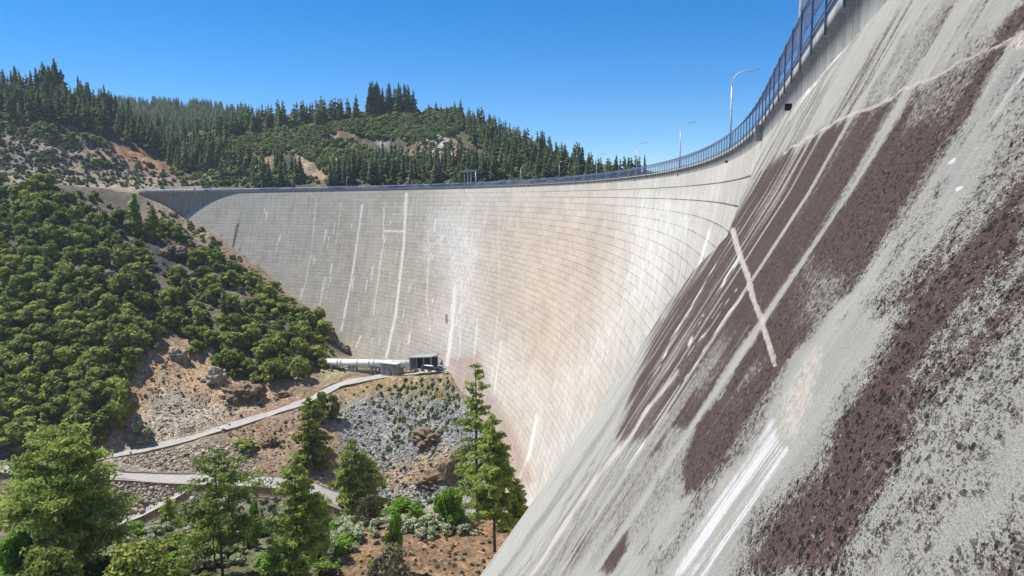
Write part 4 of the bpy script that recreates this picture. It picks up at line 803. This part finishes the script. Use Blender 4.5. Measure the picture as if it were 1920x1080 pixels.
# ---------- foreground and midground single trees
def at_y(px_, Y):                                                                # ground point under a bearing at a distance
    r = ray(px_, 900); x = r[0] / r[1] * Y; return Vector((x, Y, gz(x, Y, 0)))
def pine_at(px_, Y, top_py, label, **k):
    p = at_y(px_, Y); rt_ = ray(px_, top_py); Hh = Y * rt_[2] / rt_[1] - p.z; seed = k.pop('seed', 1); k_ = dict(n=5200, size=.019, base=.2, wid=.26, droop=.12, ragged=.5, power=.7); mat_ = k.pop('mat_', 'pine'); bark = k.pop('bark', 'bark'); name = k.pop('name', 'pine_tree'); k_.update(k)
    V, T, BR = tuft_pine(seed, **k_); me = leafmesh('crown', V, T); me.materials.append(M[mat_])
    mb = MB(); rr = random.Random(seed); q = [(rr.uniform(-.006, .006) * (i > 0), rr.uniform(-.006, .006) * (i > 0), .985 * i / 7) for i in range(8)]; q[0] = (0, 0, -.03); mb.tube(q, [.0105 * (1.1 - .95 * i / 7) for i in range(8)], 7)
    if k_['n'] > 2000:
        for u_, v_ in BR[::2]: mb.tube([u_, v_], [.0025, .0008], 4, False)
    tm = bpy.data.meshes.new('trunk'); tm.from_pydata(mb.v, [], mb.f); tm.update(); tm.materials.append(M[bark])
    r = put_tree(name, [(me, 'crown'), (tm, 'trunk')], (p.x, p.y, p.z - .3), (Hh, Hh, Hh), 0); tag(r, label, 'tree'); return r
pine_at(895, 205, 678, 'tallest slender pine standing beside the rubble slope, bare trunk lower down', seed=31, wid=.235, base=.16, n=7500, size=.0095, ragged=.9, whorls=24, tufts=5)
pine_at(926, 170, 775, 'dark full pine with bare lower trunk close beside the rough dam slope', seed=32, wid=.29, base=.24, n=13000, size=.011, power=.62, whorls=26, tufts=6, mat_='pine')
pine_at(968, 200, 895, 'small dark pine partly hidden behind the edge of the dam slope', seed=33, wid=.4, base=.05, n=1800, size=.04)
pine_at(405, 150, 840, 'open crowned pine with two dark trunks in the left foreground', seed=34, wid=.46, base=.30, n=9000, size=.0105, ragged=.9, power=.5, whorls=20, tufts=5)
pine_at(392, 156, 900, 'thinner second pine trunk leaning beside the open crowned foreground pine', seed=35, wid=.3, base=.4, n=4000, size=.012, power=.6)
pine_at(553, 150, 845, 'broad bright green pine rising in the centre foreground', seed=36, wid=.42, base=.06, n=16000, size=.0115, power=.62, whorls=26, tufts=6, mat_='pine')
pine_at(660, 335, 822, 'grey-green conifer beside the end of the lower road', seed=37, wid=.5, base=.03, n=5000, size=.022, power=.6, ragged=.35)
pine_at(684, 340, 845, 'shorter bushy conifer touching the grey-green conifer by the lower road', seed=38, wid=.6, base=.03, n=3000, size=.03, power=.6)
pine_at(588, 362, 745, 'conifer casting a dark shadow on the rubble between the two roads', seed=39, wid=.42, base=.03, n=4500, size=.025, power=.5, mat_='oak', name='conifer_tree')
pine_at(312, 300, 930, 'small grey-green young conifer beside the pale track', seed=40, wid=.5, base=.05, n=900, size=.06)
pine_at(232, 420, 590, 'pale grey dead conifer snag among the oaks', seed=41, wid=.18, base=.1, n=260, size=.03, bark='greybark', mat_='drybush')
pine_at(290, 560, 362, 'dark narrow conifer on the slope below the left end of the dam', seed=42, wid=.3, base=.03, n=900, size=.05)
pine_at(322, 560, 385, 'small conifer near the shadowed left end wall of the dam', seed=43, wid=.34, base=.03, n=900, size=.05)
def broad(px_, Y, top_py, wpx, label, mat_='oak', n=5000, size=.05, lobes=40, seed=1, name='oak_tree', dz=0., low=.1, cat='tree', trunk=True):
    p = at_y(px_, Y); rt_ = ray(px_, top_py); Hh = Y * rt_[2] / rt_[1] - p.z; w = wpx / F * Y; V, T = broad_crown(seed, 1, 1, n, size, lobes, low)
    me = leafmesh('crown', V, T); me.materials.append(M[mat_]); r = put_tree(name, [(me, 'crown')] + ([(trunk_mesh('trunk', .7, .022, M['bark'], seed, 6, .25, .35), 'trunk')] if trunk else []), (p.x, p.y, p.z - .3), (w, w, Hh), 0); tag(r, label, cat); return r
pine_at(110, 150, 800, 'huge broad dark green fir crown filling the left foreground', seed=51, wid=.74, base=.12, n=26000, size=.0125, power=.42, ragged=.3, whorls=34, tufts=8, up=.28, name='fir_tree')
broad(610, 395, 733, 34, 'round dark oak beside the upper road, left of the bench slope', seed=52, n=900, size=.1, lobes=14)
broad(628, 398, 736, 26, 'smaller rounded oak touching the oak beside the upper road', seed=53, n=700, size=.11, lobes=12)
broad(588, 375, 778, 42, 'olive bush below the two oaks beside the upper road', seed=54, n=900, size=.1, lobes=14)
broad(466, 372, 822, 50, 'dark green round bush standing between the two roads', seed=55, n=1100, size=.09, lobes=16)
broad(243, 385, 715, 62, 'rounded bright oak standing at the foot of the oak slope by bare soil', seed=56, n=1300, size=.08, lobes=18)
broad(268, 378, 785, 42, 'grey-green shrub at the foot of the bare orange slope', seed=57, n=700, size=.1, lobes=12, mat_='palebush', cat='shrub', name='shrub', trunk=False)
broad(842, 185, 915, 62, 'bright green leafy tree standing alone on the bare brown slope', seed=58, mat_='brightleaf', n=3600, size=.06, lobes=24, name='leafy_tree')
broad(752, 195, 930, 78, 'bright green leafy tree left of the lone tree on the brown slope', seed=59, mat_='brightleaf', n=3000, size=.06, lobes=24, name='leafy_tree')
broad(735, 160, 965, 36, 'fresh green small tree growing from the pale blossom bushes', seed=60, mat_='brightleaf', n=1600, size=.09, lobes=14, name='leafy_tree')
broad(583, 168, 925, 66, 'bright leafy crown right behind the broad centre pine', seed=61, mat_='brightleaf', n=3200, size=.05, lobes=24, name='leafy_tree')
broad(632, 185, 968, 44, 'mid green leafy tree between the road end and the blossom bushes', seed=62, mat_='brightleaf', n=1800, size=.07, lobes=16, name='leafy_tree')
broad(475, 170, 935, 26, 'small bright sapling between the open pine and the broad pine', seed=63, mat_='brightleaf', n=700, size=.1, lobes=10, name='sapling')
broad(692, 200, 925, 60, 'leafless grey twiggy bush beside the road end', seed=64, mat_='drybush', n=1500, size=.045, lobes=18, name='bare_bush', cat='bush')
broad(12, 140, 1005, 90, 'vivid green bush at the left edge of the photo bottom', seed=65, mat_='brightleaf', n=2500, size=.06, lobes=22, name='leafy_bush', cat='bush', trunk=False)
broad(80, 130, 1020, 120, 'yellow-green bush below the huge fir in the bottom left corner', seed=66, mat_='oak', n=3800, size=.045, lobes=30, name='leafy_bush', cat='bush', trunk=False)
broad(255, 138, 1012, 150, 'wide yellow-green bush between the huge fir and the open pine', seed=67, mat_='oak', n=4200, size=.04, lobes=34, name='leafy_bush', cat='bush', trunk=False)
broad(735, 138, 1012, 110, 'olive brush at the bottom edge left of the brown slope', seed=68, mat_='drybush', n=3200, size=.04, lobes=26, name='leafy_bush', cat='bush', trunk=False)
broad(725, 402, 818, 20, 'small green bush in the middle of the grey rubble', seed=69, mat_='oak', n=500, size=.12, lobes=9, name='shrub', cat='shrub', trunk=False)
broad(695, 423, 733, 20, 'low green bush near the top left of the rubble slope', seed=70, mat_='oak', n=500, size=.12, lobes=9, name='shrub', cat='shrub', trunk=False)
items5 = []
brush([(620, 985), (900, 965), (880, 1005), (640, 1020)], 42, 4, 7, 100, items5); brush([(180, 985), (380, 985), (470, 1010), (450, 1070), (330, 1060), (180, 1040)], 60, 3, 6, 100, items5); brush([(600, 1000), (680, 1010), (640, 1070), (600, 1060)], 14, 2.5, 4.5, 100, items5)
midb = [broad_crown(260 + i, 1, .8, 420, .10, 12, .1) for i in range(5)]
o = merged('blossom_bushes', items5, midb, M['palebush']); tag(o, 'pale cream flowering bushes along the top of the near slope', 'bushes', None, 'stuff')
items6 = []
brush([(-60, 985), (200, 985), (460, 1000), (660, 1000), (650, 1100), (-60, 1100)], 150, 2.5, 6, 60, items6); brush([(930, 985), (990, 985), (960, 1020), (940, 1010)], 8, 2, 4, 60, items6)
o = merged('fresh_brush', items6[::3], midb, M['brightleaf']); tag(o, 'vivid green brush patches on the near slope', 'brush', None, 'stuff')
o = merged('twiggy_brush', items6[1::6], midb, M['drybush']); tag(o, 'grey-brown twiggy brush on the near slope', 'brush', None, 'stuff')
o = merged('foreground_brush', [q for i, q in enumerate(items6) if i % 3 and i % 6 != 1], midb, M['oak']); tag(o, 'green brush filling the near slope under the foreground trees', 'brush', None, 'stuff')
items7 = []
brush([(680, 1010), (960, 990), (920, 1090), (660, 1090)], 110, .5, 1.3, 60, items7)
o = merged('dry_tufts', items7, lowb, M['drybush']); tag(o, 'dry tufts scattered on the near brown slope', 'grass', None, 'stuff')

# ================================================================== ROCKS
def rock_unit(seed, sub=0):
    r = np.random.default_rng(seed); mb = MB(); ph = (1 + 5 ** .5) / 2
    V = np.array([(-1, ph, 0), (1, ph, 0), (-1, -ph, 0), (1, -ph, 0), (0, -1, ph), (0, 1, ph), (0, -1, -ph), (0, 1, -ph), (ph, 0, -1), (ph, 0, 1), (-ph, 0, -1), (-ph, 0, 1)], float); V /= np.linalg.norm(V[0])
    Fs = [(0, 11, 5), (0, 5, 1), (0, 1, 7), (0, 7, 10), (0, 10, 11), (1, 5, 9), (5, 11, 4), (11, 10, 2), (10, 7, 6), (7, 1, 8), (3, 9, 4), (3, 4, 2), (3, 2, 6), (3, 6, 8), (3, 8, 9), (4, 9, 5), (2, 4, 11), (6, 2, 10), (8, 6, 7), (9, 8, 1)]
    for _ in range(sub):
        mid = {}; V = V.tolist(); nf = []
        def m_(a, b):
            k = (min(a, b), max(a, b))
            if k not in mid: p = np.array(V[a]) + np.array(V[b]); V.append((p / np.linalg.norm(p)).tolist()); mid[k] = len(V) - 1
            return mid[k]
        for a, b, c in Fs: x, y, z = m_(a, b), m_(b, c), m_(c, a); nf += [(a, x, z), (b, y, x), (c, z, y), (x, y, z)]
        Fs = nf; V = np.array(V)
    V = V * (1 + .35 * r.normal(size=(len(V), 1)) * (.9 if sub == 0 else .12)); 
    if sub: V = V * (1 + .8 * (-np.abs(vnoise(V * [1, 1, 1.6] + seed * 7.3, .55, seed)) * 1.3 + vnoise(V + seed, .9, seed) + .6 * vnoise(V + seed, .22, seed + 3))[:, None])
    return V * np.array([1, .8, .65]), np.array(Fs)
def rock_mat(name, a, b):
    t = NT(name, .95); p = t.pos(); n = t.noise(p, .5, 8, .75); c = t.mix(t.rng(n, .3, .7), a, b); oi = t.attr('tint', 'Fac'); v = t.rng(oi, 0, 1, .6, 1.35)
    c = t.mix(1., c, t.n('CombineColor', None, Red=v, Green=v, Blue=v).outputs[0], 'MULTIPLY'); return t.out(c, t.bump(t.noise(p, 1.4, 8, .75), .8, .5))
M['rubble'] = rock_mat('grey_rubble', (.22, .23, .225), (.36, .36, .34)); M['tanrock'] = rock_mat('tan_rock', (.24, .19, .13), (.46, .40, .31)); M['brownrock'] = rock_mat('brown_rock', (.13, .095, .065), (.30, .22, .14))
ru = [rock_unit(i) for i in range(6)]
def rubble(name, specs, m, label, cat='rocks'):
    VV = []; FF = []; TT = []; n0 = 0
    for poly, n, a, b, ymin in specs:
        for _, _, h in region_pts(poly, n, ymin):
            V, Fs = ru[random.randrange(6)]; s_ = random.uniform(a, b) * (2 if random.random() < .04 else 1); an = random.uniform(0, 6.28); c, q = math.cos(an), math.sin(an); W_ = V * s_ * .5
            VV.append(np.stack([W_[:, 0] * c - W_[:, 1] * q + h.x, W_[:, 0] * q + W_[:, 1] * c + h.y, W_[:, 2] + h.z], 1)); FF.append(Fs + n0); n0 += len(V); TT.append(np.full(len(V), random.random()))
    me = npmesh(name, np.concatenate(VV), np.concatenate(FF), False, None, dict(tint=np.concatenate(TT))); o = link(name, me, [m]); tag(o, label, cat, None, 'stuff'); return o
rubble('rock_rubble', [([(640, 770), (700, 745), (860, 750), (885, 830), (880, 930), (740, 950), (650, 900)], 4300, .3, 1.5, 250), ([(862, 800), (900, 810), (915, 960), (880, 960)], 700, .5, 1.1, 250), ([(740, 710), (850, 705), (870, 745), (740, 745)], 300, .5, 1.1, 250)], M['rubble'], 'loose grey broken rock covering the slope below the bench')
rubble('riprap', [([(210, 862), (290, 848), (400, 828), (480, 830), (480, 888), (300, 880)], 1100, .8, 2.1, 250), ([(190, 905), (360, 905), (330, 925), (230, 985), (200, 985)], 800, .8, 2.2, 250), ([(240, 985), (360, 920), (420, 910), (440, 985), (300, 1000)], 300, .8, 2., 250), ([(300, 760), (420, 740), (560, 740), (350, 812), (250, 835)], 600, .5, 1.3, 250)], M['tanrock'], 'pale tan broken rock between and below the two roads')
rubble('slope_stones', [([(410, 805), (600, 750), (640, 900), (480, 885)], 500, .6, 1.6, 250), ([(250, 650), (440, 710), (520, 750), (300, 800)], 350, .5, 1.6, 250), ([(-20, 235), (200, 275), (330, 330), (-20, 350)], 400, 1.2, 4, 600), ([(780, 250), (860, 250), (900, 330), (780, 310)], 200, 1.5, 4, 600), ([(350, 410), (560, 570), (520, 560), (300, 430)], 350, .8, 2.5, 400), ([(680, 1000), (960, 990), (920, 1090), (660, 1090)], 260, .15, .5, 60)], M['brownrock'], 'brown stones scattered over the bare slopes')
def outcrop(px_, py_, wpx, hpx, label, seed, m='brownrock', ymin=230, name='rock_outcrop'):
    h, _ = at(px_, py_, ymin); V, Fs = rock_unit(seed, 4); w = wpx / F * h.y * .5; q = hpx / F * h.y * .5; V = V / np.abs(V).max(0) * np.array([w, w * .8, q]); me = npmesh(name, V, Fs, False, None, dict(tint=np.full(len(V), .5)))
    o = link(name, me, [M[m]], None, (h.x, h.y + w * .3, h.z)); tag(o, label, 'rock'); return o
outcrop(808, 826, 90, 52, 'brown rock knob standing out of the grey rubble slope', 61); outcrop(850, 892, 66, 100, 'tall dark rock face beside the rubble chute at the dam foot', 62)
outcrop(815, 908, 90, 56, 'grassy brown rock shoulder left of the tall dark rock face', 63); outcrop(508, 835, 60, 40, 'dark rock ledge on the bank between the roads', 64)
outcrop(450, 745, 110, 52, 'jagged brown rock bluff just above the upper road', 65); outcrop(530, 745, 50, 22, 'brown rock bluff above the upper road near the bench', 66)
outcrop(330, 672, 44, 52, 'orange rock cliff at the top of the bare slope', 67, 'tanrock'); outcrop(290, 655, 44, 34, 'dark rock overhang above the bare orange slope', 68); outcrop(400, 715, 80, 60, 'tan rocky shoulder right of the orange cliff', 69, 'tanrock')
outcrop(318, 478, 70, 46, 'dark shaded rock crag among the oaks below the ridge', 70); outcrop(45, 462, 46, 22, 'grey rock crag among the oaks at the left edge', 71); outcrop(640, 655, 44, 26, 'tan rock knob where the pipe meets the hillside', 72, 'tanrock')
outcrop(205, 520, 34, 34, 'pale rock patch in a gap between oaks', 73, 'tanrock'); outcrop(140, 512, 30, 18, 'small pale rock in a gap of the oak slope', 74, 'tanrock')
outcrop(700, 1052, 0.1, .1, 'x', 75) if False else None
for i, (a, b, w, l) in enumerate([(827, 1053, 12, 'left of two pale boulders on the near brown slope'), (859, 1050, 18, 'right of two pale boulders on the near brown slope'), (893, 1030, 10, 'small pink-grey boulder on the near brown slope')]):
    outcrop(a, b, w, w * .7, l, 80 + i, 'tanrock', 60, 'boulder')

# ================================================================== BENCH: pipe, valve house, canopy, vehicles
M['white'] = plain('white_paint', (.74, .74, .72), .4, 0, .08, .8); M['conc'] = plain('stained_concrete', (.30, .285, .26), .9, 0, .3, .6); M['steel'] = plain('grey_steel', (.30, .31, .33), .5, .2); M['darksteel'] = plain('dark_steel', (.07, .07, .08), .5)
M['roofm'] = plain('grey_metal_roof', (.42, .43, .46), .5, .2); M['black'] = plain('tyre_rubber', (.02, .02, .02), .8); M['window'] = plain('dark_glass', (.02, .025, .03), .1); M['darkpaint'] = plain('dark_blue_paint', (.05, .065, .09), .35)
def P3(px_, py_, Y): r = ray(px_, py_); return r * (Y / r[1])
pa = P3(604, 679, 468); pb = P3(775, 683, 436); ax = pb - pa; Lp = np.linalg.norm(ax); ax /= Lp; hz = np.array([ax[0], ax[1], 0]); hz /= np.linalg.norm(hz); sd_ = np.array([-hz[1], hz[0], 0])
pipe = empty('penstock_pipe', tuple(pa)); tag(pipe, 'big white pipe on concrete saddles running across the bench to the dam', 'pipe')
rel = lambda p: np.array(p) - pa
mb = MB(); mb.tube([rel(pa - ax * 6 - sd_ * 0), rel(pb)], 2.35, 24); mb.build('pipe', M['white'], pipe, True)
for f in (.06, .20, .24, .42, .55, .60, .80, .93):
    c = pa + ax * Lp * f; mb = MB(); mb.tube([rel(c - ax * .35), rel(c + ax * .35)], 2.7, 24); mb.build('ring', M['pale'], pipe, True)
for f in (.13, .33, .37, .58, .62, .78):
    c = pa + ax * Lp * f; g_ = -5.6; mb = MB(); mb.box(rel(c) + np.array([0, 0, g_ / 2 - 1.2]) - sd_ * 2.2, (1.0, 1.0, 6.0), hz); mb.box(rel(c) + np.array([0, 0, g_ / 2 - 1.2]) + sd_ * 2.2, (1.0, 1.0, 6.0), hz); mb.box(rel(c) + np.array([0, 0, -2.6]), (1.1, 5.6, .7), hz); mb.build('saddle', M['conc'], pipe)
ret = empty('retaining_wall', tuple(P3(652, 706, 458))); tag(ret, 'low stained concrete wall below the white pipe', 'wall'); wl = P3(648, 702, 456); wr = P3(722, 700, 447); d_ = wr - wl; d_[2] = 0; Lw = np.linalg.norm(d_); d_ /= Lw
mb = MB(); mb.box((wl + wr) / 2 - np.array(ret.location), (Lw, .8, 4.6), d_); mb.build('wall_slab', M['conc'], ret); mb = MB(); mb.box((wl + wr) / 2 - np.array(ret.location) + np.array([0, 0, 2.4]), (Lw + .4, 1.1, .25), d_); mb.build('coping', M['pale'], ret)
vh = empty('valve_house', tuple(P3(736, 704, 440))); tag(vh, 'small square weathered concrete valve house on the pipe', 'building'); vax = hz
mb = MB(); mb.box((0, 0, 4), (11.5, 8, 8), hz); mb.build('wall', M['conc'], vh); mb = MB(); mb.box((0, 0, 8.25), (12.6, 9, .5), hz); mb.build('roof', M['pale'], vh)
for k in (-4.2, 0, 4.2): mb = MB(); mb.box(hz * k - sd_ * 4.05 + np.array([0, 0, 4]), (.5, .25, 7.9), hz); mb.build('pilaster', M['conc'], vh)
mb = MB(); mb.box(hz * 2 - sd_ * 4.08 + np.array([0, 0, 1.3]), (1.6, .15, 2.5), hz); mb.build('door', M['darksteel'], vh)
cn = empty('equipment_canopy', tuple(P3(795, 696, 424))); tag(cn, 'open steel canopy with tilted grey metal roof beside the dam foot', 'shed')
tl = .12
mb = MB(); c0 = np.array([0, 0, 9.2]); az_ = np.array([hz[0] * -tl, hz[1] * -tl, 1]); az_ /= np.linalg.norm(az_); ax_ = np.cross(sd_, az_); mb.box(c0, (16.5, 9, .5), ax_, sd_, az_)
for k in np.arange(-7.5, 8, 1.5): mb.box(c0 + ax_ * k + az_ * .3, (.15, 9, .12), ax_, sd_, az_)
mb.build('roof', M['roofm'], cn)
for i, (a, b) in enumerate([(-7.4, -3.6), (-2.6, -3.6), (2.4, -3.6), (7.4, -3.6), (-7.4, 3.6), (-2.6, 3.6), (2.4, 3.6), (7.4, 3.6)]):
    zt_ = 9.0 + a * tl; mb = MB(); q = hz * a + sd_ * b; mb.box(q + np.array([0, 0, zt_ / 2 - .3]), (.4, .4, zt_), hz); mb.build('post', M['steel'], cn)
mb = MB(); mb.box(sd_ * 3.9 + np.array([0, 0, 4.4]), (15, .25, 8.4), hz); mb.build('back_panel', M['darksteel'], cn); mb = MB(); mb.box(hz * -7.6 + np.array([0, 0, 4.]), (.2, 7.4, 7.6), hz); mb.build('side_panel', M['steel'], cn)
for a, b, c in ((-5, -1, 2.2), (-1, 0, 3.2), (3.2, .5, 2.6)): mb = MB(); q = hz * a + sd_ * b; mb.tube([q, q + np.array([0, 0, c])], .9, 12); mb.tube([q + np.array([0, 0, c]), q + np.array([0, 0, c + .6])], .35, 8); mb.box(q + np.array([0, 0, c + .7]), (1.6, .2, .2), hz); mb.build('valve', M['steel'], cn)
def truck(px_, py_, Y, body, top, label, L_=6.2, name='parked_truck', flip=1):
    p = P3(px_, py_, Y); r = empty(name, tuple(p), math.atan2(hz[1], hz[0]) + (math.pi if flip < 0 else 0)); tag(r, label, 'truck')
    prof = [(-L_ / 2, .55), (L_ / 2, .55), (L_ / 2, 1.25), (L_ / 2 - 1.3, 1.4), (L_ / 2 - 1.9, 2.2), (-L_ / 2, 2.2)]; n = len(prof); V = [(x, -1, z) for x, z in prof] + [(x, 1, z) for x, z in prof]
    mb = MB(); mb.add(V, [tuple(range(n)), tuple(range(2 * n - 1, n - 1, -1))] + [(i, n + i, n + (i + 1) % n, (i + 1) % n) for i in range(n)]); mb.build('body', body, r, bevel=.08)
    mb = MB(); mb.box((-.8, 0, 2.32), (L_ - 2.6, 1.9, .25)); mb.build('roof', top, r, bevel=.08)
    mb = MB(); mb.box((-.6, -1.01, 1.75), (L_ - 3, .04, .55)); mb.box((-.6, 1.01, 1.75), (L_ - 3, .04, .55)); mb.build('window', M['window'], r)
    for a in (-1.9, 1.9):
        for b in (-1, 1): mb = MB(); mb.tube([(a, b * .85, .45), (a, b * 1.08, .45)], .45, 14); mb.build('wheel', M['black'], r)
    return r
truck(806, 693, 416, M['darkpaint'], M['white'], 'dark utility truck with white roof parked on the bench by the canopy', 8.2); truck(828, 693, 412, M['steel'], M['steel'], 'smaller grey vehicle parked between the dark truck and the dam foot', 5.4, 'parked_vehicle')
# small red-roofed house on the far hill
h, _ = at(985, 290, 600); hs = empty('hillside_house', tuple(h)); tag(hs, 'small reddish roofed house among conifers on the far hill', 'house'); M['redroof'] = plain('red_roof', (.34, .13, .09), .8); M['wallp'] = plain('pale_wall', (.55, .48, .40), .8)
mb = MB(); mb.box((0, 0, 2.5), (17, 9, 6)); mb.build('wall', M['wallp'], hs); mb = MB(); mb.add([(-9.5, -5.5, 5.3), (9.5, -5.5, 5.3), (9.5, 5.5, 5.3), (-9.5, 5.5, 5.3), (-9.5, 0, 8.6), (9.5, 0, 8.6)], [(0, 1, 5, 4), (2, 3, 4, 5), (0, 4, 3), (1, 2, 5), (0, 3, 2, 1)]); mb.build('roof', M['redroof'], hs)
for k in (-5, 0, 5): mb = MB(); mb.box((k, -4.55, 3), (2, .12, 1.6)); mb.build('window', M['window'], hs)
print('objects', len(bpy.data.objects))

# ================================================================== AIR
mb = MB(); mb.box((0, 1800, 95), (5200, 4400, 700)); me = bpy.data.meshes.new('haze'); me.from_pydata(mb.v, [], mb.f); hm = bpy.data.materials.new('haze_air'); hm.use_nodes = True; ht = hm.node_tree; ht.nodes.remove(ht.nodes['Principled BSDF'])
pv = ht.nodes.new('ShaderNodeVolumePrincipled'); pv.inputs['Color'].default_value = (.80, .88, 1, 1); pv.inputs['Density'].default_value = .00006; pv.inputs['Anisotropy'].default_value = .2; ht.links.new(pv.outputs[0], ht.nodes['Material Output'].inputs['Volume'])
hz_o = link('haze', me, [hm]); tag(hz_o, 'thin summer haze over the far ridges', None, None, 'stuff')
